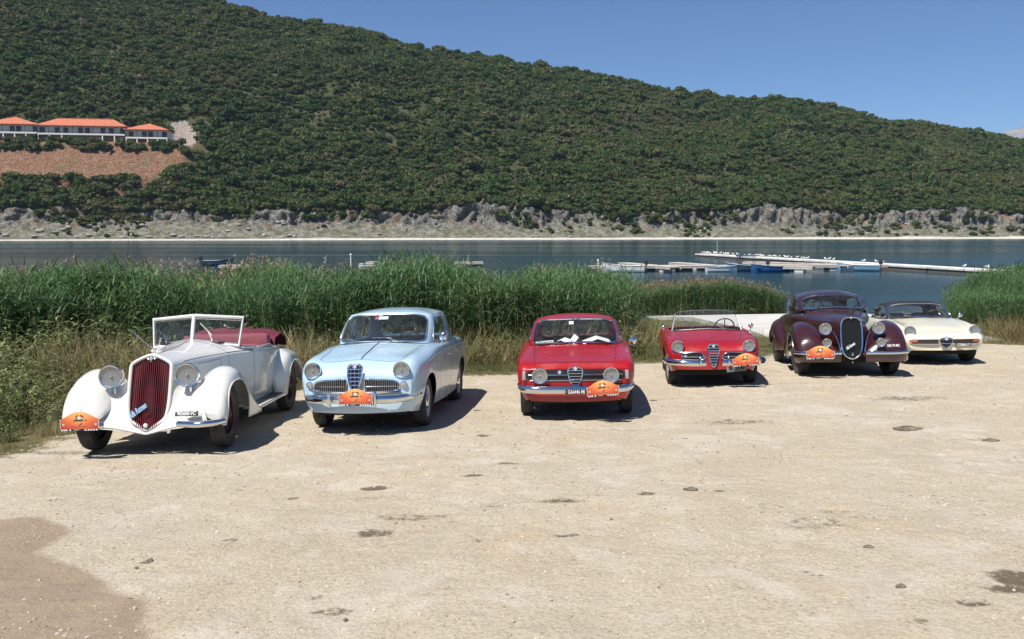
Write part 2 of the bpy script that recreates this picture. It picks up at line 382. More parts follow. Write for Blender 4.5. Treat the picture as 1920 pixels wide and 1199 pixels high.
# ------------------------------------------------------------------ hill across the lake
CR = [(-700, -330), (-400, -210), (0, -88), (345, 0), (440, 18), (560, 42), (700, 68), (800, 95), (900, 106), (960, 122), (1060, 135), (1180, 155), (1260, 172), (1330, 182), (1450, 187), (1560, 205), (1640, 225), (1700, 233), (1800, 242), (1850, 252), (1920, 272), (2100, 300), (2500, 400), (2900, 428)]
CLT = [(-700, 398), (0, 398), (60, 392), (200, 408), (330, 395), (420, 402), (500, 398), (600, 400), (640, 395), (820, 404), (850, 388), (900, 382), (980, 392), (1100, 400), (1180, 402), (1240, 398), (1330, 398), (1440, 388), (1500, 396), (1600, 400), (1720, 398), (1780, 390), (1850, 400), (1920, 404), (2900, 410)]
us = lambda px: (px - 960) / 1700.
def ys_u(u): return 403.5 / (1 - .2 * u)
def dc_u(u): return np.interp(u, [-1, -.56, .56, 1.2], [330, 300, 215, 180])
def hill_z(u, d):
    Y0 = ys_u(u); nx = u * Y0
    yc = np.interp(u, [us(a) for a, b in CR], [b + 9 for a, b in CR]); dc = dc_u(u)
    zc = 2.64 + (432 - yc) / 1700 * (Y0 + dc)
    ct = np.interp(u, [us(a) for a, b in CLT], [b for a, b in CLT])
    zt = 2.64 + (432 - ct) / 1700 * (Y0 + 33)
    zb = 4.2 + 2.6 * fbm(nx, d * 0, .03, 21) + 1.0 * np.clip((-.25 - u) * 6, 0, 1)
    b1 = np.interp(d, [-60, -20, 0, 9, 14], [-7, -4, -1.75, -.9, -.3])
    z = np.where(d < 14, b1, 0)
    s = np.clip((d - 14) / 12, 0, 1); z = np.where((d >= 14), -.3 + (zb + .3) * s, z)
    off = (fbm(nx, d * 0, .045, 22) - .5) * 9
    k = np.clip((d + off - 26) / (2.5 + 6 * fbm(nx, d * 0, .02, 23)), 0, 1); k = k * k * (3 - 2 * k)
    z = z + k * (zt - zb) * (d >= 14)
    t = np.clip((d - 33) / (dc - 33), 0, 1.0); f = t * (1.16 - .16 * t)
    z = z + (zc - zt) * f * (d > 33)
    back = np.clip(d - dc, 0, None); z = z - back * .35
    rel = (fbm(nx, d, .012, 24, 5) - .5) * 16 * np.clip(t * 4, 0, 1) * np.clip((dc - d) / 60, 0.12, 1) + (fbm(nx, d, .08, 25, 4) - .5) * 2.4 * (d > 10)
    # terrace carrying the hotel and its fill slope
    tw = np.clip((us(392) - u) / .03, 0, 1) * np.clip(d / 12 - 2.6, 0, 1); tw = tw * tw * (3 - 2 * tw)
    red = 14.5 + (44.6 - 14.5) * np.clip((d - 36) / 32, 0, 1)
    ben = np.where(d < 68, red, np.where(d < 90, 44.6, 44.6 + (d - 90) * 1.2))
    nat = z + rel
    bz = np.where(d < 68, red + (fbm(nx, d, .1, 26) - .5) * 2.2, np.minimum(np.maximum(ben, 44.6), np.maximum(nat, 44.6)))
    up = np.clip((d - 92) / 40, 0, 1)
    return nat * (1 - tw * (1 - up)) + bz * tw * (1 - up)
def rocky(u, d):
    return None

U = np.linspace(us(-650), us(2750), 1150)
D = np.concatenate([np.linspace(-40, 0, 6)[:-1], np.linspace(0, 46, 76)[:-1], np.linspace(46, 100, 46)[:-1], np.linspace(100, 330, 76), np.array([380, 450, 600, 900.])])
UU, DD = np.meshgrid(U, D); YY = ys_u(UU) + DD; XX = UU * YY; HZ = hill_z(UU, DD)
# crags: push the cliff band about so that it casts real shade
cm = np.clip((DD - 12) / 6, 0, 1) * np.clip((52 - DD) / 12, 0, 1)
r1 = np.abs(fbm(XX, HZ * .5 + DD * .15, .20, 31, 5) - .5) * 2; r2 = fbm(XX, DD + HZ, .45, 32, 3) - .5
cc = np.clip((DD - 23) / 5, .12, 1); crag = cm * cc * ((r1 - .25) * 9 + r2 * 4)
YY2 = YY - crag; HZ2 = HZ + cm * ((r2 * 3.2) + (fbm(XX, DD, .16, 33, 3) - .5) * 2.2) * np.clip((DD - 12) / 14, 0.25, 1)
tw = np.clip((us(395) - UU) / .03, 0, 1)
redm = tw * np.clip((DD - 33) / 5, 0, 1) * np.clip((88 - DD) / 6, 0, 1)
redm = np.maximum(redm, .0)
scree = np.clip(1 - np.hypot((UU - us(348)) / .020, (DD - 88) / 18), 0, 1) * 2.5
def hill_b(nt, b):
    T = NT(nt); P = T.pos(); A = lambda n: (lambda q: (setattr(q, 'attribute_name', n), q.outputs['Fac'])[1])(T.n('ShaderNodeAttribute'))
    n1 = T.noise(P, .035, 5, .6); n2 = T.noise(P, .35, 6, .7); n3 = T.noise(P, 1.6, 4, .7)
    soil = T.mix(T.ramp(n1, [(.35, g3(0)), (.65, g3(1))]), (.070, .082, .034), (.115, .10, .055))
    soil = T.mix(T.ramp(n2, [(.60, g3(0)), (.70, g3(.8))]), soil, (.34, .31, .25)); soil = T.mix(T.ramp(n3, [(.42, g3(.7)), (.55, g3(0))]), soil, (.035, .05, .018))
    v = T.vor(T.mapping(P, (1, 1, .7)), .42, 'DISTANCE_TO_EDGE'); 
    rock = T.mix(T.ramp(n2, [(.35, g3(0)), (.66, g3(1))]), (.11, .105, .095), (.40, .385, .36))
    rock = T.mix(T.ramp(v.outputs['Distance'], [(.0, g3(.75)), (.10, g3(0))]), rock, (.07, .065, .055))
    rock = T.mix(T.ramp(T.noise(P, .12, 4, .6), [(.52, g3(0)), (.66, g3(.8))]), rock, (.33, .21, .135))
    rock = T.mix(T.ramp(n3, [(.40, g3(.8)), (.54, g3(0))]), rock, (.05, .055, .035))
    red = T.mix(T.ramp(n2, [(.35, g3(0)), (.65, g3(1))]), (.19, .082, .042), (.28, .155, .095))
    red = T.mix(T.ramp(n3, [(.52, g3(0)), (.62, g3(.85))]), red, (.40, .33, .27)); red = T.mix(T.ramp(T.noise(P, .8, 5, .8), [(.36, g3(.8)), (.5, g3(0))]), red, (.10, .05, .03)); red = T.mix(T.ramp(T.noise(P, .16, 5, .7), [(.52, g3(0)), (.64, g3(.75))]), red, (.15, .13, .07))
    sand = T.mix(T.ramp(n2, [(.42, g3(0)), (.62, g3(1))]), (.74, .71, .63), (.58, .55, .48))
    flat = T.mix(T.ramp(n2, [(.40, g3(0)), (.62, g3(1))]), (.13, .13, .075), (.36, .345, .31)); flat = T.mix(T.ramp(n3, [(.42, g3(.75)), (.55, g3(0))]), flat, (.10, .10, .06))
    col = T.mix(A('rock'), soil, rock); col = T.mix(A('flat'), col, flat); col = T.mix(A('red'), col, red); col = T.mix(T.ramp(T.math('ADD', A('scree'), T.math('MULTIPLY', T.math('SUBTRACT', T.noise(P, .22, 5, .75), .5), 2.2)), [(.45, g3(0)), (.55, g3(1))]), col, T.mix(T.ramp(n3, [(.4, g3(0)), (.6, g3(1))]), (.20, .165, .14), (.44, .39, .35))); col = T.mix(A('beach'), col, sand)
    T.l(col, b.inputs['Base Color'])
    T.bump(T.math('ADD', T.math('MULTIPLY', n2, 1.0), T.math('MULTIPLY', n3, .5)), 1.0, 1.4, b)
M_hill = mat('hillside', (.1, .1, .05), .95, spec=.1, build=hill_b)
gy_ = np.gradient(HZ2, axis=0) / np.maximum(np.gradient(DD, axis=0), .1)
rockm = np.clip((DD - 18) / 4, 0, 1) * np.clip((45 - DD + (fbm(XX, DD, .06, 35) - .5) * 14) / 5, 0, 1)
beach = np.clip((np.interp(UU, [-.4, -.1], [7.5, 11]) - DD + (fbm(XX, DD, .05, 36) - .5) * 4) / 2, 0, 1)
flat = np.clip((DD - 5) / 2, 0, 1) * np.clip((25 - DD + (fbm(XX, DD, .08, 37) - .5) * 12) / 4, 0, 1)
hm = fast_mesh('hillside', np.stack([XX, YY2, HZ2], -1).reshape(-1, 3), grid_faces(*UU.shape), [M_hill], attrs=dict(rock=rockm, beach=beach, flat=flat, red=redm, scree=np.clip(scree, 0, 1)))
tag(link('hillside', hm), kind='structure')

# far mountain, right
mu = np.linspace(.42, 1.1, 90); md_ = np.linspace(0, 1, 24); MU, MD = np.meshgrid(mu, md_)
mh = 1.06 * np.interp(MU, [.42, .50, .535, .565, .60, .7, .8, .95, 1.1], [10, 250, 330, 362, 384, 430, 410, 440, 250])
MY = 2400 + MD * 1000; MZ = mh * np.sin(np.clip(MD * 1.25, 0, 1) * PI / 2) ** .8 + (fbm(MU * 2600, MY, .009, 51, 5) - .5) * 60 * np.sin(MD * PI)
M_mount = mat('far_mountain', (.22, .20, .17), .95, build=lambda nt, b: NT(nt).l(NT(nt).ramp(NT(nt).noise(NT(nt).pos(), .01, 5, .6), [(.4, (.13, .14, .15)), (.6, (.25, .25, .25))]), b.inputs['Base Color']))
tag(link('far_mountain', fast_mesh('far_mountain', np.stack([MU * MY, MY, MZ - 5], -1).reshape(-1, 3), grid_faces(*MU.shape), [M_mount])), kind='structure')
# ================================================================== VEGETATION
def leaf_mat(name, stops, scale=.02, rough=.6, trans=.0, spec=.25, v=.35):
    def b_(nt, b):
        T = NT(nt); oi = T.n('ShaderNodeObjectInfo'); P = T.pos()
        f = T.math('ADD', T.math('MULTIPLY', oi.outputs['Random'], .6), T.math('MULTIPLY', T.noise(P, scale, 4, .6), .8)); f = T.math('SUBTRACT', f, .2)
        c = T.ramp(f, stops)
        gi = T.n('ShaderNodeNewGeometry'); c = T.mix(1.0, c, T.ramp(gi.outputs['Random Per Island'], [(0, g3(1 - v)), (1, g3(1 + v))]), 'MULTIPLY')
        T.l(c, b.inputs['Base Color'])
        if trans:
            tr = T.n('ShaderNodeBsdfTranslucent'); T.l(c, tr.inputs[0]); mx = T.n('ShaderNodeMixShader'); mx.inputs[0].default_value = trans
            T.l(b.outputs[0], mx.inputs[1]); T.l(tr.outputs[0], mx.inputs[2]); T.l(mx.outputs[0], nt.nodes['Material Output'].inputs['Surface'])
    return mat(name, stops[len(stops) // 2][1], rough, spec=spec, build=b_)
M_tree = leaf_mat('tree_foliage', [(.08, (.026, .056, .017)), (.28, (.046, .088, .023)), (.46, (.076, .112, .029)), (.62, (.100, .120, .036)), (.78, (.112, .110, .050)), (.95, (.145, .125, .075))], .009, .75, .28, v=.36)
M_bark = mat('bark', (.09, .07, .05), .9)
M_reed = leaf_mat('reed_leaves', [(.1, (.055, .120, .045)), (.5, (.088, .175, .062)), (.85, (.135, .21, .075)), (1, (.20, .21, .09))], .25, .5, .35, .4, .45)
M_dry = leaf_mat('dry_grass', [(.1, (.17, .14, .06)), (.5, (.30, .24, .12)), (.9, (.42, .34, .19))], .4, .7, .3, v=.35)
M_grass = leaf_mat('green_grass', [(.1, (.055, .085, .025)), (.5, (.10, .135, .042)), (.9, (.17, .165, .068))], .5, .6, .35, v=.35)
M_weed = leaf_mat('weed_leaves', [(.1, (.10, .14, .045)), (.5, (.17, .21, .08)), (.9, (.26, .25, .13))], .6, .65, .3, v=.4)
M_flower = mat('pale_flowers', (.40, .38, .30), .8)
M_plume = mat('reed_plumes', (.30, .22, .15), .9)

def crown_mesh(name, seed, n=190, size=.42, trunk=True):
    r = np.random.default_rng(seed); lob = [(r.uniform(-.45, .45), r.uniform(-.45, .45), r.uniform(.45, .95), r.uniform(.42, .68)) for _ in range(6)] + [(0, 0, .7, .75)]
    V = []; F = []; MI = []
    for k in range(n):
        lx, ly, lz, lr = lob[r.integers(len(lob))]; d = r.normal(size=3); d /= np.linalg.norm(d); d[2] = abs(d[2]) * .9 if r.random() < .75 else d[2]
        c = np.array([lx, ly, lz]) + d * lr * r.uniform(.75, 1.05) * np.array([1, 1, .8]); c[2] = max(c[2], .08)
        nn = d * .7 + r.normal(size=3) * .55; nn /= np.linalg.norm(nn); a = np.cross(nn, r.normal(size=3)); a /= np.linalg.norm(a); b = np.cross(nn, a); s = size * r.uniform(.45, 1) * .5
        i = len(V); V += [c - a * s - b * s * .5, c + a * s * .9 - b * s * .7, c + a * s * .6 + b * s * .8, c - a * s * .7 + b * s * .9 + nn * s * .4]; F.append((i, i + 1, i + 2, i + 3)); MI.append(0)
    for (lx, ly, lz, lr) in lob:
        t = MB(); t.ball((lx, ly, lz), lr * .78, 0, 4, (1, 1, .8)); i = len(V); V += t.v; F += [tuple(q + i for q in f) for f in t.f]; MI += [0] * len(t.f)
    if trunk:
        t = MB(); t.tube([(0, 0, -.5), (.03, 0, .2), (0, .04, .7)], [.07, .055, .03], 5); i = len(V); V += t.v; F += [tuple(q + i for q in f) for f in t.f]; MI += [1] * len(t.f)
    return mesh_from(name, V, F, [M_tree, M_bark], MI, smooth=False)
def thicket_mesh(name, seed, n=430, size=.40):
    """several crowns grown into one irregular clump"""
    r = np.random.default_rng(seed); k = r.integers(7, 12); lob = []
    for i in range(k):
        a = r.uniform(0, 6.28); q = r.uniform(0, 1.7) ; s = r.uniform(.32, .85) * (1.15 - .25 * q); lob.append((q * math.cos(a) * 1.25, q * math.sin(a) * .8, s * r.uniform(.5, 1.25), s))
    V = []; F = []; w = np.array([l[3] ** 2 for l in lob]); w /= w.sum()
    for _ in range(n):
        lx, ly, lz, lr = lob[r.choice(k, p=w)]; d = r.normal(size=3); d /= np.linalg.norm(d); d[2] = abs(d[2]) * .9 if r.random() < .8 else d[2]
        c = np.array([lx, ly, lz]) + d * lr * r.uniform(.7, 1.12) * np.array([1, 1, .8]); c[2] = max(c[2], .05); nn = d * .6 + r.normal(size=3) * .6; nn /= np.linalg.norm(nn); a = np.cross(nn, r.normal(size=3)); a /= np.linalg.norm(a); b = np.cross(nn, a); s = size * r.uniform(.35, 1) * .5
        i = len(V); V += [c - a * s - b * s * .5, c + a * s * .9 - b * s * .7, c + a * s * .6 + b * s * .8, c - a * s * .7 + b * s * .9 + nn * s * .4]; F.append((i, i + 1, i + 2, i + 3))
    for (lx, ly, lz, lr) in lob:
        t = MB(); t.ball((lx, ly, lz), lr * .72, 0, 4, (1, 1, .8)); i = len(V); V += t.v; F += [tuple(q + i for q in f) for f in t.f]
    return mesh_from(name, V, F, [M_tree, M_bark], None, smooth=False)
crowns = [crown_mesh('crown_%d' % k, 100 + k) for k in range(4)] + [thicket_mesh('thicket_%d' % k, 150 + k) for k in range(6)]

# ---- woodland on the hillside
def cover(u, d):
    """how likely a bush stands here"""
    n = fbm(u * 400, d, .03, 61, 4); c = np.clip((n - .20) * 4, .55, 1)
    c = np.where(d < 33, 0, c)
    inb = (u < us(385)) & (d > 36) & (d < 94)
    c = np.where(inb & (d > 36), 0, c)
    return c
N = 105000
u = rng.uniform(us(-600), us(2650), N); d = rng.uniform(33, 352, N)
keep = (rng.random(N) < cover(u, d)) & (d < dc_u(u) + 10) & (rng.random(N) < (ys_u(u) + d) / 700) 
u, d = u[keep], d[keep]
# bushes capping the cliff and dotted over its face and the flats
n2 = 1300; u2 = rng.uniform(us(-400), us(2400), n2); d2 = rng.uniform(33.5, 42, n2); k2 = ~((u2 < us(300)) & (rng.random(n2) < .55)); u2, d2 = u2[k2], d2[k2]
n3 = 1500; u3 = rng.uniform(us(-400), us(2400), n3); d3 = rng.uniform(13, 34, n3)
k3 = (fbm(u3 * 400, d3, .06, 62) > .50) & (rng.random(n3) < np.interp(d3, [13, 22, 28, 34], [.35, .5, .9, 1])); u3, d3 = u3[k3], d3[k3]
# slope foot under the hotel, row along the terrace edge, thick wood right of the red slope
n4 = 420; u4 = rng.uniform(us(-300), us(430), n4); d4 = rng.uniform(34, 47, n4); k4 = fbm(u4 * 500, d4, .05, 63) > .44; u4, d4 = u4[k4], d4[k4]
n5 = 210; u5 = rng.uniform(us(-300), us(400), n5); d5 = rng.uniform(62.5, 70, n5)
k5 = rng.random(n5) < np.where((u5 > us(118)) & (u5 < us(135)), .2, .95); u5, d5 = u5[k5], d5[k5]
n7 = 90; n6 = 60; u6 = rng.uniform(us(265), us(392), n6); d6 = 37 + (u6 - us(265)) / (us(392) - us(265)) * 22 * rng.uniform(.2, 1.15, n6)
U_ = np.concatenate([u, u2, u3, u4, u5, u6]); D_ = np.concatenate([d, d2, d3, d4, d5, d6])
S_ = np.concatenate([(.75 + 2.3 * rng.random(len(u)) ** 1.7) * np.where(rng.random(len(u)) < .06, 1.4, 1) * np.clip(.55 + 1.6 * (fbm(u * 400, d, .05, 66) - .2), .5, 1.15), rng.uniform(1.5, 3.0, len(u2)), rng.uniform(.6, 1.7, len(u3)) * np.interp(d3, [13, 22, 30], [.8, 1, 1.5]), rng.uniform(1.6, 3.4, len(u4)), rng.uniform(1.1, 2.3, len(u5)), rng.uniform(1.8, 3.4, len(u6))])
YY_ = ys_u(U_) + D_
iu = (U_ - U[0]) / (U[1] - U[0]); iu0 = np.clip(iu.astype(int), 0, len(U) - 2); jd = np.clip(np.searchsorted(D, D_) - 1, 0, len(D) - 2)
fu = iu - iu0; fd = (D_ - D[jd]) / (D[jd + 1] - D[jd])
bl = lambda G: (G[jd, iu0] * (1 - fu) + G[jd, iu0 + 1] * fu) * (1 - fd) + (G[jd + 1, iu0] * (1 - fu) + G[jd + 1, iu0 + 1] * fu) * fd
Ypos = bl(YY2); Xpos = bl(XX); Zpos = bl(HZ2)
def hill_at(u_, d_):
    i = (u_ - U[0]) / (U[1] - U[0]); i0 = int(i); j = int(np.clip(np.searchsorted(D, d_) - 1, 0, len(D) - 2)); f = i - i0; g = (d_ - D[j]) / (D[j + 1] - D[j])
    q = lambda G: float((G[j, i0] * (1 - f) + G[j, i0 + 1] * f) * (1 - g) + (G[j + 1, i0] * (1 - f) + G[j + 1, i0 + 1] * f) * g)
    return q(XX), q(YY2), q(HZ2)
isfree = ~((U_ < us(332)) & (D_ > 69) & (D_ < 93)) & ~((U_ > us(322)) & (U_ < us(372)) & (D_ > 73) & (D_ < 102))
P_ = np.stack([Xpos, Ypos, Zpos - .15], -1)[isfree]; S_ = S_[isfree]; n = len(P_)
print('trees', n)
make = np.stack([S_ * rng.uniform(.85, 1.2, n), S_ * rng.uniform(.85, 1.2, n), S_ * rng.uniform(.8, 1.25, n)], -1)
# the largest bushes on the open shore flats and slopes are single things, the wood is one mass
pick = np.where((D_[isfree] < 33.4) & (S_ > 1.15) & (np.abs(P_[:, 0] / P_[:, 1]) < .58))[0][:70]
rest = np.setdiff1d(np.arange(n), pick)
tag(make_scatter('hillside_woodland', P_[rest], np.stack([np.zeros(len(rest)), np.zeros(len(rest)), rng.uniform(0, 6.28, len(rest))], -1), make[rest], rng.integers(0, 10, len(rest)), crowns),
    'dense dark green scrub oak woodland covering the far hillside', 'woodland', kind='stuff')
bush_me = [crown_mesh('shore_bush_%d' % k, 200 + k, 150, .36, False) for k in range(4)]
for q, i in enumerate(pick):
    o = link('bush', bush_me[q % 4], loc=P_[i]); o.scale = make[i]; o.rotation_euler = (0, 0, float(rng.uniform(0, 6)))
    tag(o, 'low round green bush on the pale rocky shore below the cliffs', 'bush', 'bushes dotted along the far rocky shore')

# ---- blades, reeds, weeds
def blade(V, F, MI, base, dirv, L, w, droop, seg=3, mi=0, tw=0):
    d = Vector(dirv).normalized(); side = d.cross(Vector((0, 0, 1)))
    if side.length < .05: side = Vector((math.cos(tw), math.sin(tw), 0))
    side.normalize(); p = Vector(base); i0 = len(V)
    for k in range(seg + 1):
        ww = w * (1 - (k / seg) ** 1.6) * .5 + .0008 if k else w * .5
        V.append(tuple(p - side * ww)); V.append(tuple(p + side * ww))
        d = (d + Vector((0, 0, -droop / seg))).normalized(); p = p + d * (L / seg)
    for k in range(seg): a = i0 + 2 * k; F.append((a, a + 1, a + 3, a + 2)); MI.append(mi)
def reed_mesh(name, seed, stems=11, h=2.35, plume=.0, spread=.26, lod=1):
    r = random.Random(seed); V = []; F = []; MI = []
    for s in range(stems):
        x, y = r.gauss(0, spread), r.gauss(0, spread); hh = h * r.uniform(.78, 1.06); lx, ly = r.gauss(0, .10), r.gauss(0, .10)
        blade(V, F, MI, (x, y, -.1), (lx, ly, 1), hh + .1, .016, .02, 3, 1 if r.random() < .35 else 0, r.uniform(0, 3))
        nl = r.randint(9, 13)
        for k in range(nl):
            t = .16 + .84 * (k + r.random()) / nl; z = hh * t; a = r.uniform(0, 6.28); up = r.uniform(.55, 1.5) if t < .8 else r.uniform(1.2, 2.6)
            dead = t < .34
            blade(V, F, MI, (x + lx * z, y + ly * z, z), (math.cos(a), math.sin(a), up), r.uniform(.32, .60), r.uniform(.022, .036), r.uniform(.9, 1.9), 3, 1 if dead and r.random() < .35 else 0)
        if r.random() < plume:
            z = hh + r.uniform(0, .15); px, py = x + lx * z, y + ly * z
            blade(V, F, MI, (px, py, hh - .2), (lx, ly, 1), .4, .012, .0, 1, 1, .3)
            for q in range(14):
                a = r.uniform(0, 6.28); blade(V, F, MI, (px, py, z + q * .018), (math.cos(a) * .5 + .25, math.sin(a) * .5, 1), .15, .03, .6, 1, 2)
    return mesh_from(name, V, F, [M_reed, M_dry, M_plume], MI, smooth=False)
reeds = [reed_mesh('reed_%d' % k, k, plume=.0 if k < 6 else .6) for k in range(8)]
def zone(n, x0, x1, y0, y1, test):
    x = rng.uniform(x0, x1, n); y = rng.uniform(y0, y1, n); k = test(x, y); return x[k], y[k]
front_l = lambda x: np.interp(x, [-40, -14, -9.5, -6, -3, 0, 2.6, 3.6, 4.6], [15.5, 16.5, 17.8, 19.5, 19.8, 20.0, 21.8, 24.5, 31.0])
def in_left(x, y):
    f = front_l(x) + (fbm(x, y, .8, 71) - .5) * 1.6; dd = y - f
    back = np.interp(x, [-40, 0, 5.4], [41, 40, 39])
    right = x < np.interp(y, [20, 24, 28, 33, 40], [2.3, 2.9, 3.35, 3.9, 4.6]) + (fbm(y, x, .9, 72) - .5) * .8
    return (dd > 0) & (y < back) & right & ((dd < 3.5) | (rng.random(x.shape) < np.where(dd < 9, .62, .42)))
xa, ya = zone(15500, -34, 6, 16, 41, in_left)
def scatter_plants(name, x, y, sc, protos, pid, label, cat, tilt=.05, zfun=gz):
    n = len(x); z = np.maximum(zfun(x, y), WZ - .35)
    S = np.stack([sc, sc, sc * rng.uniform(.92, 1.06, n)], -1)
    return tag(make_scatter(name, np.stack([x, y, z], -1), np.stack([rng.normal(0, tilt, n), rng.normal(0, tilt, n), rng.uniform(0, 6.28, n)], -1), S, pid, protos), label, cat, kind='stuff')
rr_ = xa / ya; hv = .42 + .40 * fbm(xa, ya, .16, 73) + .50 * fbm(xa, ya, .55, 79) + .13 * np.exp(-((rr_ + .27) / .035) ** 2) + .12 * np.exp(-((rr_ + .105) / .035) ** 2) - .06 * np.exp(-((rr_ + .19) / .03) ** 2) - .05 * np.exp(-((rr_ + .02) / .04) ** 2) - .12 * np.clip((rr_ - .05) / .05, 0, 1)
hv *= np.interp(ya - front_l(xa), [0, 1.5, 4], [.86, 1.0, 1.02])
print('reeds', len(xa))
pid = np.where(rng.random(len(xa)) < np.where((xa < -8) & (ya > 24), .16, np.where(ya > 27, .07, .0)), rng.integers(6, 8, len(xa)), rng.integers(0, 6, len(xa)))
scatter_plants('reed_bed', xa, ya, hv, reeds, pid, 'tall green reed bed behind the parked cars, left and centre', 'reeds')
def in_r2(x, y):
    return (y > np.interp(x, [5.5, 8, 11, 13.5], [46.2, 44.6, 42.8, 42.2])) & (y < np.interp(x, [5.5, 13.5], [50.5, 46.8])) & (x < 13.0 - (y - 43) * .1)
xb, yb = zone(2600, 5.4, 13.6, 41, 51, in_r2)
tipf = np.interp(xb, [5.4, 7, 10.5, 12, 13.5], [.50, .64, .72, .60, .38])
scatter_plants('reed_bed', xb, yb, .98 * tipf * (.72 + .34 * fbm(xb, yb, .6, 74) + .30 * fbm(xb, yb, 1.4, 84)), reeds, rng.integers(0, 8, len(xb)), 'smaller reed bed at the water behind the concrete ramp', 'reeds')
def in_r3(x, y):
    l = np.interp(y, [21.5, 24, 27, 33, 38], [13.6, 12.8, 13.1, 15.8, 18.6]) + (fbm(x, y, 1.0, 75) - .5) * 1.0
    return (x > l) & (y > 22.6 + (x - 13) * -.12) & ((y < 26) | (rng.random(x.shape) < .6))
xc, yc = zone(4600, 12, 27, 20.5, 38, in_r3)
scatter_plants('reed_bed', xc, yc, (.52 + .30 * fbm(xc, yc, .5, 76) + .26 * fbm(xc, yc, 1.2, 85)) * np.interp(xc - np.interp(yc, [21, 38], [13.2, 18]), [0, .8, 3], [.62, .85, 1.0]), reeds, rng.integers(0, 6, len(xc)), 'bushy reed bed at the far right beyond the cream car', 'reeds')

def tuft_mesh(name, seed, n=42, h=.28, m=0, spread=.13, w=.009, droop=1.0):
    r = random.Random(seed); V = []; F = []; MI = []
    for k in range(n):
        a = r.uniform(0, 6.28); x, y = r.gauss(0, spread), r.gauss(0, spread); blade(V, F, MI, (x, y, -.02), (math.cos(a) * r.uniform(.1, .6), math.sin(a) * r.uniform(.1, .6), 1), h * r.uniform(.5, 1.2), w, r.uniform(.3, droop), 3, 0 if r.random() > .25 else 1)
    return mesh_from(name, V, F, ([M_grass, M_dry] if m == 0 else [M_dry, M_grass]), MI, smooth=False)
def weed_mesh(name, seed, h=.95, stems=6, flowers=False, big=1.25):
    r = random.Random(seed); V = []; F = []; MI = []
    for s in range(stems):
        x, y = r.gauss(0, .12), r.gauss(0, .12); lx, ly = r.gauss(0, .22), r.gauss(0, .22); hh = h * r.uniform(.6, 1.1)
        blade(V, F, MI, (x, y, -.05), (lx, ly, 1), hh, .010, .03, 3, 1, r.uniform(0, 3))
        for k in range(26):
            t = r.uniform(.05, 1); z = hh * t; a = r.uniform(0, 6.28); off = (1 - t) * .16 + .03; px, py = x + lx * z + math.cos(a) * off * r.random(), y + ly * z + math.sin(a) * off * r.random()
            blade(V, F, MI, (px, py, z), (math.cos(a), math.sin(a), r.uniform(.1, 1.1)), r.uniform(.05, .13) * big, r.uniform(.02, .045) * big, 1.0, 2, 0)
        if flowers:
            for k in range(4):
                a = r.uniform(0, 6.28); px, py, pz = x + lx * hh + r.gauss(0, .05), y + ly * hh + r.gauss(0, .05), hh * r.uniform(.85, 1.04); s_ = r.uniform(.007, .014)
                i = len(V); V += [(px - s_, py - s_, pz), (px + s_, py - s_, pz + s_ * .6), (px + s_, py + s_, pz), (px - s_, py + s_, pz + s_ * .6)]; F.append((i, i + 1, i + 2, i + 3)); MI.append(2)
    return mesh_from(name, V, F, [M_weed, M_dry, M_flower], MI, smooth=False)
tufts = [tuft_mesh('tuft_%d' % k, k) for k in range(4)] + [tuft_mesh('tuft_dry_%d' % k, 20 + k, 50, .42, 1, .17) for k in range(4)]
weeds = [weed_mesh('weed_%d' % k, 40 + k, flowers=k == 0) for k in range(6)]
# low grass carpet along the edge of the lot
def in_grass(x, y):
    e = edge_dist(x, y); fr = np.minimum(front_l(x) + 1.5, 27)
    ok = (e > -.35 + (fbm(x, y, 1.3, 77) - .5) * .9) & (y < np.where(x < 4, fr, 29)) & ~((x > 6.6) & (x < 12) & (y > 24.5))
    return ok & (rng.random(x.shape) < np.clip(.25 + e * .8, 0, 1))
xg, yg = zone(30000, -14, 17, 6, 30, in_grass); e = edge_dist(xg, yg); print('grass', len(xg))
dryness = fbm(xg, yg, .6, 78) + np.where(yg > front_l(xg) - 1.2, .2, 0)
scatter_plants('grass', xg, yg, rng.uniform(.35, .75, len(xg)) * np.interp(e, [-.5, 1, 2.5], [.35, .8, 1.25]), tufts, np.where(dryness > .54, rng.integers(4, 8, len(xg)), rng.integers(0, 4, len(xg))), 'short green and dry grass fringing the gravel lot', 'grass')
# tall weeds: dense at the left, a green hump between the two red cars, clumps at right
def in_weed(x, y):
    e = edge_dist(x, y); fr = front_l(x)
    a = (x < -3.2) & (e > .55) & (y < fr + .9); b = (x > -3.2) & (x < 2.4) & (y > fr - 1.3) & (y < fr + .5)
    c = (x > 2.0) & (x < 6.6) & (y > 20.3) & (y < 33) & (e > 1.0); d_ = (x > 5.4) & (x < 6.9) & (y > 21.5) & (y < 27) 
    return (a & (rng.random(x.shape) < .55)) | (b & (rng.random(x.shape) < .45)) | (c & (rng.random(x.shape) < .75)) | (d_ & (rng.random(x.shape) < .5))
xw, yw = zone(9000, -15, 9, 7, 33, in_weed); e = edge_dist(xw, yw); print('weeds', len(xw))
hw = np.where(xw < -3.2, np.interp(e, [.5, 2, 5], [.32, .66, 1.0]), np.where(xw < 2.4, .62, np.interp(e, [1, 3, 6], [.45, .85, 1.1]) * np.interp(xw / yw, [.09, .120, .140, .20, .27, .30], [1.6, 1.3, .60, .40, .45, .35]) * np.interp(yw, [24, 28], [1, .65])))
hw = hw * np.clip(.35 + 1.3 * fbm(xw, yw, .9, 83), .5, 1.4); scatter_plants('weeds', xw, yw, hw * rng.uniform(.75, 1.2, len(xw)), weeds, rng.integers(0, 6, len(xw)), 'tangled waist high weeds with small pale flowers beside the reeds', 'weeds', .1)
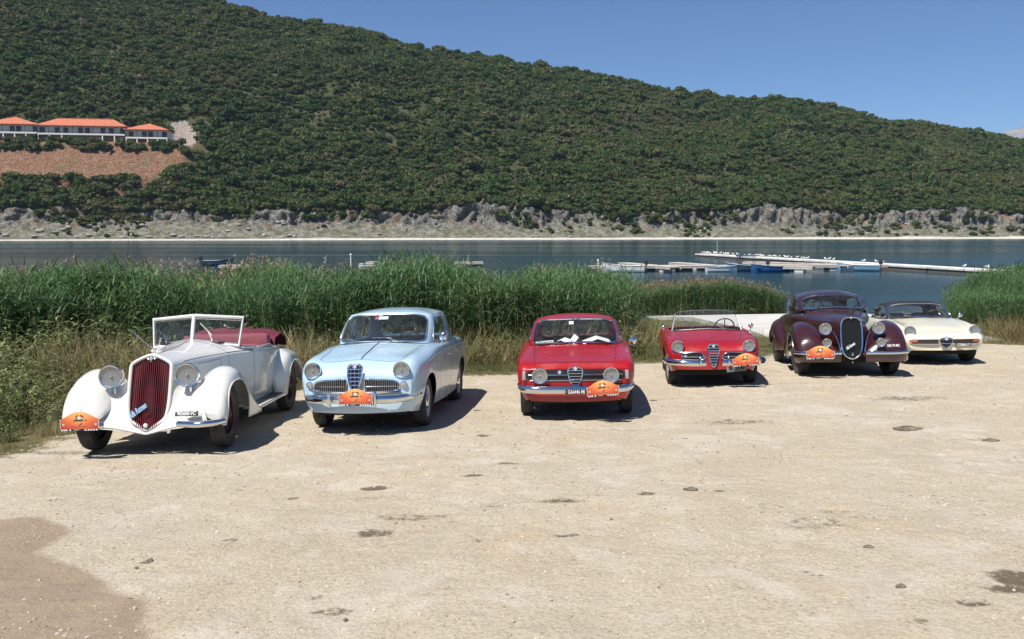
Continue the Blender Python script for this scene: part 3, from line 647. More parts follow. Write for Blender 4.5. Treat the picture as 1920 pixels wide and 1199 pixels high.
# dry straw and bare canes at the foot of the reeds
def in_straw(x, y):
    fr = front_l(x); return (np.abs(y - fr + .4) < .95) & (x < 3.5)
xd, yd = zone(2600, -13, 4, 15, 26, in_straw)
straw = [tuft_mesh('straw_%d' % k, 60 + k, 34, .95, 1, .2, .011, .9) for k in range(4)]
scatter_plants('dry_straw', xd, yd, rng.uniform(.5, 1.15, len(xd)), straw, rng.integers(0, 4, len(xd)), 'dry straw coloured canes and stalks at the foot of the reeds', 'dry grass', .3)
xd, yd = zone(900, 12.4, 17, 21.5, 24, lambda x, y: y > 22 - (x - 13) * .12)
scatter_plants('dry_straw', xd, yd, rng.uniform(.4, .8, len(xd)), straw, rng.integers(0, 4, len(xd)), 'dry stalks at the foot of the far right reeds', 'dry grass', .3)

xd = np.concatenate([rng.normal(-7.6, .45, 130), rng.normal(-5.9, .5, 70), rng.normal(-4.0, .4, 60)]); yd = np.concatenate([rng.normal(15.9, .5, 130), rng.normal(14.4, .5, 70), rng.normal(16.6, .4, 60)])
scatter_plants('dry_straw', xd, yd, rng.uniform(.7, 1.25, len(xd)), straw, rng.integers(0, 4, len(xd)), 'golden dry tufts leaning among the weeds beside the white car', 'dry grass', .45)
# ---- loose gravel on the lot
def stone_mesh(name, seed, m):
    r = random.Random(seed); t = MB(); t.ball((0, 0, 0), 1, 0, 4, (1, .8, .5)); k = {}
    V = [tuple(c * (1 + .22 * math.sin(p[0] * 9 + seed) * math.cos(p[1] * 7 + seed * 2)) for c in p) for p in t.v]
    return mesh_from(name, V, t.f, [m], None, smooth=False)
M_stone = leaf_mat('gravel_stones', [(.05, (.16, .13, .10)), (.35, (.36, .31, .24)), (.7, (.47, .42, .35)), (1, (.54, .50, .43))], 3, .9, v=.1)
stones = [stone_mesh('pebble_%d' % k, k, M_stone) for k in range(4)]
n = 60000; x = rng.uniform(-9, 14, n); y = 3.5 + rng.random(n) ** 1.7 * 17; k = (edge_dist(x, y) < .2) & (rng.random(n) < np.clip((fbm(x, y, .9, 81) - .3) * 3, .08, 1)); x, y = x[k], y[k]
z = np.array([gsurf(a, b) for a, b in zip(x, y)]); s = (.0035 + .0105 * rng.random(len(x)) ** 3.5) * np.interp(y, [4, 12], [1, 1.5])
tag(make_scatter('gravel', np.stack([x, y, z + s * .1], -1), np.stack([rng.normal(0, .3, len(x)), rng.normal(0, .3, len(x)), rng.uniform(0, 6.28, len(x))], -1), np.stack([s, s, s], -1), rng.integers(0, 4, len(x)), stones),
    'loose pale gravel and pebbles scattered over the lot', 'gravel', kind='stuff')
M_rock = mat('flat_stone', (.17, .14, .105), .9, build=lambda nt, b: NT(nt).l(NT(nt).ramp(NT(nt).noise(NT(nt).obj(), 9, 5, .7), [(.35, (.07, .055, .04)), (.65, (.22, .19, .14))]), b.inputs['Base Color']))
def chunk(x, y, a, b, h, label, seed):
    r = np.random.default_rng(seed); t = MB(); t.ball((0, 0, 0), 1, 0, 7)
    V = [(p[0] * a * (1 + .18 * math.sin(4 * p[1] + seed) + .1 * math.sin(9 * p[0] + seed)), p[1] * b * (1 + .2 * math.cos(5 * p[0] + seed)), p[2] * h * (1 + .25 * math.sin(6 * p[0] + 3 * p[1]))) for p in t.v]
    o = link('stone', mesh_from('stone', V, t.f, [M_rock], None, angle=30), loc=(x, y, gsurf(x, y) + h * .35)); tag(o, label, 'stone', 'stones lying on the gravel'); return o
for q, (x, y, a, b, h, lab) in enumerate([(4.56, 10.27, .17, .09, .028, 'long flat dark slab lying on the gravel at right, in front of the burgundy coupe'),
        (5.06, 9.41, .09, .04, .02, 'thin dark stone near the right edge, nearer than the long flat slab'), (1.52, 7.53, .062, .028, .02, 'dark oblong stone on open gravel right of centre'),
        (2.25, 5.07, .030, .018, .016, 'small dark squarish stone in the right foreground'), (-2.40, 5.83, .022, .016, .016, 'small rounded brown stone by the edge of the brown dirt'),
        (-2.44, 5.70, .018, .012, .008, 'thin dark chip beside the rounded stone by the brown dirt'), (1.13, 7.43, .05, .028, .014, 'dark stone sunk in a hollow left of the oblong stone'),
        (-.90, 4.72, .012, .012, .014, 'tiny dark stone in the centre foreground'), (1.75, 7.45, .04, .02, .008, 'low crumbly clod just right of the oblong stone'), (2.35, 5.8, .035, .022, .012, 'pale flat stone in the right foreground')]):
    chunk(x, y, a, b, h, lab, q)
bm_ = []
M_boulder = mat('boulder', (.4, .38, .35), .9, build=lambda nt, b: NT(nt).l(NT(nt).ramp(NT(nt).noise(NT(nt).obj(), 2.5, 5, .7), [(.3, (.15, .14, .125)), (.65, (.38, .365, .34))]), b.inputs['Base Color']))
for k in range(4):
    t = MB(); t.ball((0, 0, 0), 1, 0, 5, (1, .8, .65)); rr = random.Random(k)
    V = [tuple(c * (1 + .3 * (noise.noise(Vector(p) * 1.6 + Vector((k * 7, 0, 0))))) for c in p) for p in t.v]; bm_.append(mesh_from('boulder_%d' % k, V, t.f, [M_boulder], None, angle=25))
n = 0
while n < 120:
    u_ = rng.uniform(us(-20), us(1940)); d_ = rng.uniform(10, 27)
    if fbm(np.array([u_ * 400]), np.array([d_]), .05, 91)[0] < .47: continue
    X_, Y_, Z_ = hill_at(u_, d_); s = rng.uniform(.5, 1.5) * (1.3 if u_ < -.2 else .85)
    o = link('boulder', bm_[n % 4], loc=(X_, Y_, Z_ + .15 * s)); o.scale = (s, s, s * rng.uniform(.5, .9)); o.rotation_euler = (0, 0, rng.uniform(0, 6))
    tag(o, 'pale grey limestone boulder on the rocky shore under the cliffs', 'boulder', 'boulders strewn along the far shore'); n += 1
# ================================================================== BUILT THINGS
M_white = mat('white_wall', (.70, .69, .66), .8); M_tile = mat('roof_tiles', (.50, .17, .09), .8, build=lambda nt, b: NT(nt).l(NT(nt).ramp(NT(nt).noise(NT(nt).obj(), .8, 4, .6), [(.35, (.38, .11, .055)), (.65, (.50, .17, .095))]), b.inputs['Base Color']))
M_dwin = mat('dark_window', (.02, .02, .022), .25); M_shade = mat('shaded_white_wall', (.22, .21, .20), .9); M_rail = mat('dark_railing', (.05, .05, .055), .6); M_post = mat('white_column', (.72, .70, .66), .8)  # lower storey wall: shade under the balcony is put into its grey colour
def hotel(px0, px1, label, wins, ridge_w, seed, posts, cols, balc=1):
    """building standing on the terrace between two directions"""
    u0, u1 = us(px0), us(px1); yf = 438.5; Yc = lambda u_: ys_u(u_) + 73.5
    A = Vector((u0 * Yc(u0), Yc(u0), 0)); B = Vector((u1 * Yc(u1), Yc(u1), 0)); L = (B - A).length; ax = (B - A).normalized(); ang = math.atan2(ax.y, ax.x)
    z0 = min(hill_at(u0 + .004, 72)[2], hill_at(u1 - .004, 72)[2]) + .4 - {1: 0, 2: .3, 3: 1.6}[seed]
    r = empty('hotel_block', (A.x, A.y, z0)); r.rotation_euler = (0, 0, ang); tag(r, label, 'building', 'white hotel blocks with orange roofs')
    DP = 13.0; H1 = 3.6; H2 = 7.9
    m = MB(); m.box((L / 2, DP / 2 + 2.2, H1 / 2), (L - .1, DP - 1, H1)); m.build('lower_storey_wall', M_shade, r, False)
    m = MB(); m.box((L / 2, DP / 2 + 1.8, (H1 + H2) / 2 + .2), (L, DP - 1, H2 - H1 - .4)); m.build('wall', M_white, r, False)
    m = MB(); m.box((L / 2, .7, H1 + .2), (L, 3.2, .75)); m.build('balcony_slab', M_post, r, False)
    # hipped roof with eaves
    e = .9; zr = H2 + 3.9 * min(1, L / 22); i_ = min((DP + 2 * e) / 2, L / 2 - ridge_w / 2) if ridge_w is None else (L - ridge_w) / 2
    x0, x1, y0, y1 = -e, L + e, -1.3, DP + 1.8; yc_ = (y0 + y1) / 2
    V = [(x0, y0, H2), (x1, y0, H2), (x1, y1, H2), (x0, y1, H2), (i_, yc_, zr), (L - i_, yc_, zr)]; V += [(p[0], p[1], p[2] - .3) for p in V[:4]]
    F = [(0, 1, 5, 4), (1, 2, 5), (2, 3, 4, 5), (3, 0, 4), (0, 6, 7, 1), (1, 7, 8, 2), (2, 8, 9, 3), (3, 9, 6, 0), (9, 8, 7, 6)]
    rf = link('roof', mesh_from('roof', V, F, [M_tile], None, False), r)
    t = MB(); t.tube([(i_, yc_, zr + .08), (L - i_ + .01, yc_, zr + .08)], .2, 6); t.build('ridge_cap', M_tile, rf)
    wm = MB(); wm.box((0, 0, 0), (1.9, .16, 2.7)); wme = mesh_from('window', wm.v, wm.f, [M_dwin], wm.m, False)
    fm = MB()
    for sx in (-1.02, 1.02, 0): fm.box((sx, -.1, 0), (.12, .08, 2.8))
    fm.box((0, -.1, 1.42), (2.2, .08, .12)); fme = mesh_from('window_frame', fm.v, fm.f, [M_rail], fm.m, False)
    for w in wins:
        o = link('window', wme, r, (w * L, 2.24, H1 + 2.0)); link('frame', fme, o)
    rl = MB()
    rl.box((L / 2, -.82, H1 + 1.6), (L, .06, .08))
    for k in range(int(L / .7)): rl.box((.3 + k * .7, -.82, H1 + 1.1), (.05, .05, 1.0))
    rl.build('railing', M_rail, r, False)
    pm = MB(); pm.box((0, 0, 0), (.22, .22, H2 - H1 - .5)); pme = mesh_from('post', pm.v, pm.f, [M_rail], pm.m, False)
    for p in posts: link('post', pme, r, (p * L, -.7, (H1 + H2) / 2 + .3))
    cm_ = MB(); cm_.box((0, 0, 0), (.55, .5, H1 + 1.6)); cme = mesh_from('column', cm_.v, cm_.f, [M_post], cm_.m, False)
    for p in cols: link('column', cme, r, (p * L, -.55, H1 / 2 - .8))
    return r
hotel(-16, 84, 'white hotel block with a pyramid orange roof, cut by the left picture edge', [.12, .21, .5, .62, .93], 1.5, 1, [.36, .57, .78], [.16, .37, .58, .79, .98])
hotel(85.5, 245, 'long white two storey hotel block with a long orange roof, the middle one', [.03, .2, .3, .47, .55, .73, .83, .96], 26, 2, [.12, .24, .4, .5, .63, .77, .9], [.0, .13, .27, .74, .88])
hotel(246.5, 324, 'small white hotel block with a pyramid orange roof, the rightmost', [.1, .42, .57, .9], 1.2, 3, [.26, .5, .76], [.02, .27, .52, .76, .98])
# terrace wall columns and parapet at the end of the long block are parts of it; hut on the slope
X_, Y_, Z_ = hill_at(us(571), 66)
zt_ = 2.64 + (432 - 294) / 1700 * 470
for dd_ in np.arange(40, 200, 1.):
    a = hill_at(us(571), dd_)
    if 2.64 + (432 - 296) / 1700 * a[1] < a[2]: break
X_, Y_, Z_ = a
hut = empty('hillside_hut', (X_, Y_ - 1, Z_)); tag(hut, 'tiny grey hut with a flat roof alone on the wooded slope', 'hut')
m = MB(); m.box((0, 1.5, 1.6), (4.6, 3, 5.6)); m.build('wall', mat('hut_wall', (.42, .43, .46), .8), hut, False)
m = MB(); m.box((0, 1.4, 4.55), (5.8, 4, .35)); m.build('roof', mat('hut_roof', (.36, .35, .33), .8), hut, False)
m = MB(); m.box((.3, -.05, 2.7), (1.5, .12, 2.2)); m.build('door', M_dwin, hut, False)

# ---- concrete ramp
def ramp_b(nt, b):
    T = NT(nt); P = T.pos(); c = T.mix(T.ramp(T.noise(P, .7, 5, .6), [(.35, g3(0)), (.65, g3(1))]), (.47, .46, .43), (.58, .56, .52)); c = T.mix(.6, c, T.ramp(T.noise(P, 18, 4, .7), [(.3, g3(.8)), (.7, g3(1.1))]), 'MULTIPLY'); T.l(c, b.inputs['Base Color'])
M_conc = mat('concrete', (.5, .49, .46), .9, build=ramp_b)
left = [(6.9, 22.6), (7.0, 26), (7.15, 31), (7.2, 36), (7.1, 40), (6.7, 44), (6.5, 46.6)]; right_ = [(12.6, 22.6), (13.4, 26), (14.0, 31), (13.9, 36), (13.0, 40.2), (10.6, 43.4), (7.6, 46.2)]
V = []; F = []
for (a, b) in zip(left, right_):
    for (x, y) in (a, b): z = gzf(x, y) + (.16 if y > 25 else .03); V.append((x, y, z)); 
for (a, b) in zip(left, right_):
    for (x, y) in (a, b): V.append((x, y, gzf(x, y) - .5))
n = len(left)
for k in range(n - 1): F += [(2 * k, 2 * k + 1, 2 * k + 3, 2 * k + 2), (2 * k, 2 * k + 2, 2 * n + 2 * k + 2, 2 * n + 2 * k), (2 * k + 1, 2 * n + 2 * k + 1, 2 * n + 2 * k + 3, 2 * k + 3)]
F += [(0, 2 * n, 2 * n + 1, 1), (2 * n - 2, 2 * n - 1, 4 * n - 1, 4 * n - 2)]
o = link('concrete_ramp', mesh_from('concrete_ramp', V, F, [M_conc], None, False)); tag(o, kind='structure')

# ---- long concrete pier with gulls
M_pier = mat('pier_concrete', (.62, .60, .55), .85, build=lambda nt, b: NT(nt).l(NT(nt).ramp(NT(nt).noise(NT(nt).pos(), .9, 5, .7), [(.35, (.48, .46, .42)), (.6, (.74, .72, .68))]), b.inputs['Base Color']))
M_pfloat = mat('pontoon_side', (.10, .095, .08), .9)
PA, PB = Vector((29.6, 142, 0)), Vector((46.5, 77, 0))
pier = empty('long_pier', (PA.x, PA.y, WZ)); tag(pier, 'long pale concrete pontoon pier lined with gulls, reaching right across the lake', 'pier')
dv = (PB - PA); Lp = dv.length; pier.rotation_euler = (0, 0, math.atan2(dv.y, dv.x))
seg = MB(); seg.box((0, 0, .50), (Lp / 9 - .12, 2.3, .22), bev=.03); sme = mesh_from('deck_section', seg.v, seg.f, [M_pier], seg.m, True, 30)
flo = MB(); flo.box((0, 0, .16), (Lp / 9 - .3, 2.1, .46)); fme2 = mesh_from('float', flo.v, flo.f, [M_pfloat], flo.m, False)
for k in range(9): link('deck_section', sme, pier, ((k + .5) * Lp / 9, 0, 0)); link('float', fme2, pier, ((k + .5) * Lp / 9, 0, 0))
# gull: one continuous body
def gull_mesh():
    t = MB(); t.tube([(-.26, 0, .20), (-.18, 0, .205), (-.06, 0, .20), (.06, 0, .22), (.12, 0, .27), (.15, 0, .32), (.18, 0, .335), (.215, 0, .325)], [.008, .03, .066, .07, .045, .036, .034, .012], 8, 0)
    t.tube([(.205, 0, .325), (.25, 0, .312)], [.012, .003], 5, 2)
    for s in (-1, 1):
        t.tube([(.05, .05 * s, .23), (-.05, .066 * s, .225), (-.18, .045 * s, .215), (-.30, .012 * s, .215)], [.03, .045, .026, .004], 6, 1)
        t.tube([(0, .028 * s, .17), (0, .03 * s, 0)], .006, 4, 2); t.box((.015, .03 * s, .004), (.05, .03, .006), 2)
    return mesh_from('gull', t.v, t.f, [mat('gull_white', (.85, .85, .84), .7), mat('gull_grey', (.45, .47, .50), .7), mat('gull_bill', (.5, .3, .08), .5)], t.m)
gm_ = gull_mesh(); dn = dv.normalized(); pn = Vector((-dn.y, dn.x, 0))
gts = list(rng.uniform(.01, .36, 44)) + list(rng.uniform(.36, .55, 13)) + [.60, .63, .655, .84, .868, .893, .915, .93, .95]
for t_ in gts:
    p = PA + dv * float(t_) + pn * float(rng.uniform(-.85, .85)); s = float(rng.uniform(.85, 1.15))
    o = link('gull', gm_, loc=(p.x, p.y, WZ + .61)); o.scale = (s, s, s); o.rotation_euler = (0, 0, float(rng.uniform(0, 6.28))); tag(o, 'white and grey gull standing on the long concrete pier', 'gull', 'gulls standing along the long pier')

# ---- timber floating docks
M_plank = mat('weathered_plank', (.40, .36, .31), .85, build=lambda nt, b: NT(nt).l(NT(nt).ramp(NT(nt).noise(NT(nt).mapping(NT(nt).obj(), (1, 6, 1)), 1.2, 4, .6), [(.3, (.36, .32, .28)), (.7, (.62, .57, .51))]), b.inputs['Base Color']))
M_drum = mat('float_drum', (.05, .05, .055), .6); M_drumw = mat('pale_float_block', (.60, .60, .58), .7)
def dock(A, B, w, label, seed=0, hgt=.55):
    A = Vector((*A, 0)); B = Vector((*B, 0)); dv = B - A; L = dv.length; r = empty('floating_dock', (A.x, A.y, WZ)); r.rotation_euler = (0, 0, math.atan2(dv.y, dv.x)); tag(r, label, 'dock', 'timber floating docks')
    n = max(2, int(L / 1.4)); m = MB(); m.box((0, 0, hgt), (L / n - .06, w, .09)); me = mesh_from('plank_panel', m.v, m.f, [M_plank], m.m, False)
    for k in range(n): link('plank_panel', me, r, ((k + .5) * L / n, 0, (k % 3) * .006))
    for s in (-1, 1):
        m = MB(); m.box((L / 2, s * (w / 2 - .07), hgt - .14), (L, .1, .17)); m.build('side_beam', M_plank, r, False)
    q = max(2, int(L / 3.6)); m = MB(); m.box((0, 0, hgt / 2 - .12), (1.5, w * .8, hgt - .1), bev=.08); me = mesh_from('float', m.v, m.f, [M_drum, M_drumw], None, True, 40)
    m2 = MB(); m2.box((0, 0, hgt / 2 - .1), (.9, w * .85, hgt - .1), bev=.06); me2 = mesh_from('pale_float', m2.v, m2.f, [M_drumw], None, True, 40)
    for k in range(q): link('float', me if (k + seed) % 3 else me2, r, ((k + .5) * L / q, 0, 0))
    return r
dock((8.0, 93.5), (39.8, 97.0), 1.7, 'long main timber dock running across the small harbour')
dock((12.6, 103), (16.3, 90.5), 1.3, 'short slanting dock at the left end, behind the white skiff', 1)
dock((18.5, 104), (22.0, 93), 1.3, 'slanting dock just left of the blue boats', 2)
dock((27.2, 106), (36.5, 98), 1.3, 'dock fingers slanting right behind the small light blue boat', 1)
dock((34.5, 94.5), (37.5, 96.5), 1.2, 'stubby dock end beside the light blue boat', 0)
dock((25.6, 93.8), (30.3, 91.0), 1.3, 'dock finger slanting towards the camera right of the blue boats', 2)
dock((-16.6, 99.3), (-13.8, 99.0), 1.2, 'short pale dock seen over the reeds, nearest of the two there', 0, .6)
dock((-16.6, 104.6), (-14.4, 104.2), 1.1, 'short pale dock seen over the reeds, farther one with a post', 1, .6)
dock((-6.8, 106.6), (-3.4, 106.8), 1.1, 'low pale dock over the middle of the reeds', 0, .5)
dock((-30.3, 94.3), (-26.6, 94.0), 1.2, 'cream painted dock behind the left reeds, below the dark blue boat', 1, .6)
def boat(x, y, rz, L, hull, inner, label, motor=False, canopy=None, seatn=2):
    r = empty('boat', (x, y, WZ)); r.rotation_euler = (0, 0, rz); tag(r, label, 'boat', 'small boats moored at the docks')
    W = L * .34; H = L * .15; n = 16; V = []; F = []
    for i in range(n + 1):
        t = i / n; hw = W / 2 * (1 - max(0, (t - .45) / .55) ** 2.3) * (.86 + .14 * min(1, t * 4)); sh = H * (1 + .45 * max(0, t - .4) ** 1.5 * 2)
        xx = (t - .5) * L
        for (a, z) in ((-1, sh), (-.86, .18 * H), (-.4, -.25 * H), (0, -.34 * H), (.4, -.25 * H), (.86, .18 * H), (1, sh)): V.append((xx, a * hw, z))
    for i in range(n):
        for j in range(6): F.append((i * 7 + j, (i + 1) * 7 + j, (i + 1) * 7 + j + 1, i * 7 + j + 1))
    F.append(tuple(range(6, -1, -1)))
    link('hull', mesh_from('hull', V, F, [hull], None, True, 35), r)
    k0 = len(V); dv_ = []; df = []
    for i in range(n + 1): dv_ += [(V[i * 7][0], V[i * 7][1] * .93, .35 * H), (V[i * 7][0], -V[i * 7][1] * .93, .35 * H)]
    for i in range(n): df.append((2 * i, 2 * i + 1, 2 * i + 3, 2 * i + 2))
    link('floor', mesh_from('floor', dv_, df, [inner], None, False), r)
    t = MB(); t.tube([V[i * 7] for i in range(n + 1)] + [V[i * 7 + 6] for i in range(n, -1, -1)], .035, 6, closed=True); t.build('gunwale', inner, r)
    for k in range(seatn): t = MB(); t.box(((-.25 + k * .3) * L, 0, H * .75), (.28, W * .86, .05)); t.build('thwart', inner, r, False)
    if motor:
        t = MB(); t.box((-L / 2 - .12, 0, H * 1.55), (.38, .3, .5), bev=.08); mo = t.build('outboard_motor', mat('motor_black', (.03, .03, .035), .4), r); t = MB(); t.tube([(-L / 2 - .14, 0, H * 1.2), (-L / 2 - .18, 0, -.5)], .06, 6); t.build('motor_leg', M_rail, mo)
    if canopy:
        t = MB(); 
        for s in (-1, 1):
            for a in (-.18, .22): t.tube([(a * L, s * W * .42, H), (a * L, s * W * .4, H + .95)], .025, 5)
        t.build('canopy_frame', M_rail, r); t = MB(); t.box((.02 * L, 0, H + 1.0), (.5 * L, W * .95, .12), bev=.05); t.build('canopy', canopy, r)
    return r
B_ = lambda n, c: mat(n, c, .35, coat=.3)
mwh, mbl, mdb, mlb, mgr = B_('boat_white', (.68, .69, .68)), B_('boat_blue', (.02, .09, .24)), B_('boat_dark_blue', (.03, .07, .13)), B_('boat_light_blue', (.16, .30, .42)), B_('boat_grey', (.4, .4, .38))
boat(11.3, 92.2, PI - .25, 4.4, mwh, mgr, 'white skiff with a covered outboard at the left end of the dock', True)
boat(21.4, 92.6, .1, 3.2, mwh, mlb, 'small white and grey rowing boat left of the blue canopy boat')
boat(24.4, 94.3, PI - .1, 4.0, mdb, mgr, 'dark boat under a bright blue canopy at the dock', True, mbl)
boat(26.2, 92.4, PI + .15, 3.9, mbl, mdb, 'bright blue boat under a blue cover, in front of the canopy boat', False, None, 3)
boat(36.2, 95.0, PI - .35, 4.2, mlb, mwh, 'light blue and white boat with a dark outboard at the right end of the dock', True)
boat(-35.6, 110, .05, 3.9, mdb, mdb, 'dark blue boat far left, seen over the reeds', True)
boat(-15.0, 97.4, .3, 2.8, mwh, mwh, 'white boat behind the reeds, left of centre')
boat(-15.4, 101.8, -.2, 2.6, mwh, mgr, 'white boat with a post between the two pale docks')
def pole(x, y, h, label, c=M_rail, r_=.06):
    r = empty('mooring_post', (x, y, WZ)); tag(r, label, 'post', 'mooring posts at the docks'); t = MB(); t.tube([(0, 0, -.6), (0, 0, h)], r_, 7); t.build('shaft', c, r); t = MB(); t.ball((0, 0, h), r_ * 1.9, 0, 5); t.build('cap', c, r)
pole(15.3, 94.8, 1.7, 'dark mooring post near the left half of the main dock'); pole(9.0, 95, 1.1, 'pale capped mooring post at the left end of the main dock', M_post); pole(24.1, 96, 1.4, 'dark mooring post behind the blue boats')
pole(30.8, 136.5, 2.6, 'thin pale rod at the far end of the long pier', M_post, .02); pole(-14.2, 103.0, 1.3, 'white post between the two short docks behind the reeds', M_post, .05); pole(-17.3, 97.5, 1.6, 'post with a round white top above the reeds', M_post, .07)
# slim pale stakes by the ramp
for (x, y, h, lab) in ((7.0, 46.5, 1.35, 'tallest of three pale stakes by the far end of the ramp'), (6.55, 46.9, 1.1, 'middle one of three pale stakes by the far end of the ramp'), (6.1, 47.2, .9, 'shortest of three pale stakes by the far end of the ramp')):
    t = MB(); t.tube([(0, 0, -.3), (.01, 0, h)], .03, 6); t.ball((.01, 0, h), .035, 0, 4); o = t.build('stake', M_post, loc=(x, y, gzf(x, y))); tag(o, lab, 'stake', 'pale stakes beside the ramp')
# ================================================================== CARS: kit
def paint(name, col, rough=.28, metal=0., coat=.9, dust=.10):
    def b_(nt, b):
        T = NT(nt); O = T.obj(); n = T.noise(O, 3.5, 5, .65); n2 = T.noise(O, .9, 3, .6)
        T.l(T.ramp(n, [(.3, g3(rough * .8)), (.7, g3(rough * 1.5))]), b.inputs['Roughness'])
        sep = T.n('ShaderNodeSeparateXYZ'); T.l(O, sep.inputs[0]); low = T.ramp(T.math('ADD', sep.outputs[2], T.math('MULTIPLY', T.math('SUBTRACT', n, .5), .35)), [(.14, g3(1)), (.48, g3(.12))])
        T.l(T.mix(T.math('MULTIPLY', low, dust), col, (.42, .37, .29)), b.inputs['Base Color'])
        T.bump(n2, .06, .02, b); b.inputs['Coat Weight'].default_value = coat; b.inputs['Coat Roughness'].default_value = .05
    return mat(name, col, rough, metal, build=b_)
M_chrome = mat('chrome', (.72, .73, .74), .09, 1.0); M_chromed = mat('dull_chrome', (.62, .62, .61), .24, 1.0)
M_tyre = mat('tyre_rubber', (.028, .027, .026), .85, build=lambda nt, b: NT(nt).l(NT(nt).ramp(NT(nt).noise(NT(nt).obj(), 5, 5, .7), [(.35, (.020, .020, .020)), (.72, (.085, .078, .066))]), b.inputs['Base Color']))
M_black = mat('black_trim', (.012, .012, .013), .5); M_under = mat('underbody', (.015, .014, .013), .9); M_inter = mat('dark_interior', (.03, .028, .028), .8)
M_rubber = mat('window_rubber', (.02, .02, .022), .6); M_amber = mat('amber_lens', (.42, .12, .03), .25, coat=.6); M_clearl = mat('clear_lens', (.33, .33, .31), .25, coat=.7)
def glass_mat(name, tint=(.78, .84, .82), rough=.02):
    m = bpy.data.materials.new(name); m.use_nodes = True; nt = m.node_tree; T = NT(nt); nt.nodes.remove(nt.nodes['Principled BSDF'])
    tr = T.n('ShaderNodeBsdfTransparent'); tr.inputs[0].default_value = (*tint, 1); gl = T.n('ShaderNodeBsdfGlossy'); gl.inputs['Roughness'].default_value = rough; gl.inputs['Color'].default_value = (1, 1, 1, 1)
    df = T.n('ShaderNodeBsdfDiffuse'); df.inputs[0].default_value = (.45, .44, .42, 1)
    fr = T.n('ShaderNodeFresnel'); gb = T.n('ShaderNodeNewGeometry'); T.l(T.math('SUBTRACT', 1.5, T.math('MULTIPLY', gb.outputs['Backfacing'], 1.5 - 1 / 1.5)), fr.inputs['IOR']); mx = T.n('ShaderNodeMixShader'); T.l(fr.outputs[0], mx.inputs[0]); T.l(tr.outputs[0], mx.inputs[1]); T.l(gl.outputs[0], mx.inputs[2])
    m2 = T.n('ShaderNodeMixShader'); T.l(T.ramp(T.noise(T.obj(), 6, 4, .7), [(.4, g3(.015)), (.75, g3(.07))]), m2.inputs[0]); T.l(mx.outputs[0], m2.inputs[1]); T.l(df.outputs[0], m2.inputs[2])
    T.l(m2.outputs[0], nt.nodes['Material Output'].inputs['Surface']); return m
M_glass = glass_mat('window_glass', (.90, .94, .93)); M_lglass = glass_mat('lamp_glass', (.93, .94, .94), .03)
M_reflector = mat('lamp_reflector', (.40, .40, .37), .35, .6, build=lambda nt, b: NT(nt).bump(NT(nt).noise(NT(nt).mapping(NT(nt).obj(), (60, 4, 4)), 1, 2), .5, .02, b))

class Skin:
    """smooth skin through cross sections: rows of (y, [(x, z, dy)...]) running from the sill up to the centre line"""
    def __init__(s, rows, mirror=True):
        s.y = np.array([r[0] for r in rows], float); s.c = np.array([[(p + (0,))[:3] for p in r[1]] for r in rows], float); s.m = s.c.shape[1]; s.mir = mirror
    def sec(s, y):
        C = np.array([[float(pchip(s.y, s.c[:, i, k], [y])[0]) for k in range(3)] for i in range(s.m)])
        if s.mir: C = np.vstack([C, C[-2] * [-1, 1, 1]])
        return C
    def P(s, y, t, C=None):
        if C is None: C = s.sec(y)
        q = cr(C, np.atleast_1d(t)); return np.stack([q[:, 0], y + q[:, 2], q[:, 1]], -1)
    def grid(s, ys, nt_, cut=None, tmax=None):
        R = []; TT = []
        for y in ys:
            C = s.sec(y); t0 = 0.
            if cut is not None:
                zc = cut(y)
                if zc is not None:
                    tt = np.linspace(0, 3.2, 240); z = s.P(y, tt, C)[:, 2]; k = np.argmax(z >= zc); t0 = tt[k] if z[k] >= zc else 3.2
            tf = np.linspace(0, 1, nt_) * ((s.m - 1) - t0) + t0; R.append(s.P(y, tf, C)); TT.append(tf)
        return np.array(R), np.array(TT)
def arch(cs, r, sill, H):
    """wheel openings: centres along y, radius, top height"""
    def f(y):
        for c in cs:
            d = abs(y - c) / r
            if d < 1: return sill + (H - sill) * (1 - d ** 2.6) ** (1 / 2.2)
        return None
    return f
def ysamp(a, b, n, cs=(), r=.35):
    y = list(np.linspace(a, b, n))
    for c in cs: y += list(c + r * np.array([-1.0, -.995, -.985, -.965, -.93, -.88, .88, .93, .965, .985, .995, 1.0]))
    y = sorted(set(round(float(q), 4) for q in y if a <= q <= b)); return np.array([q for i, q in enumerate(y) if i == 0 or q - y[i - 1] > 1e-4])
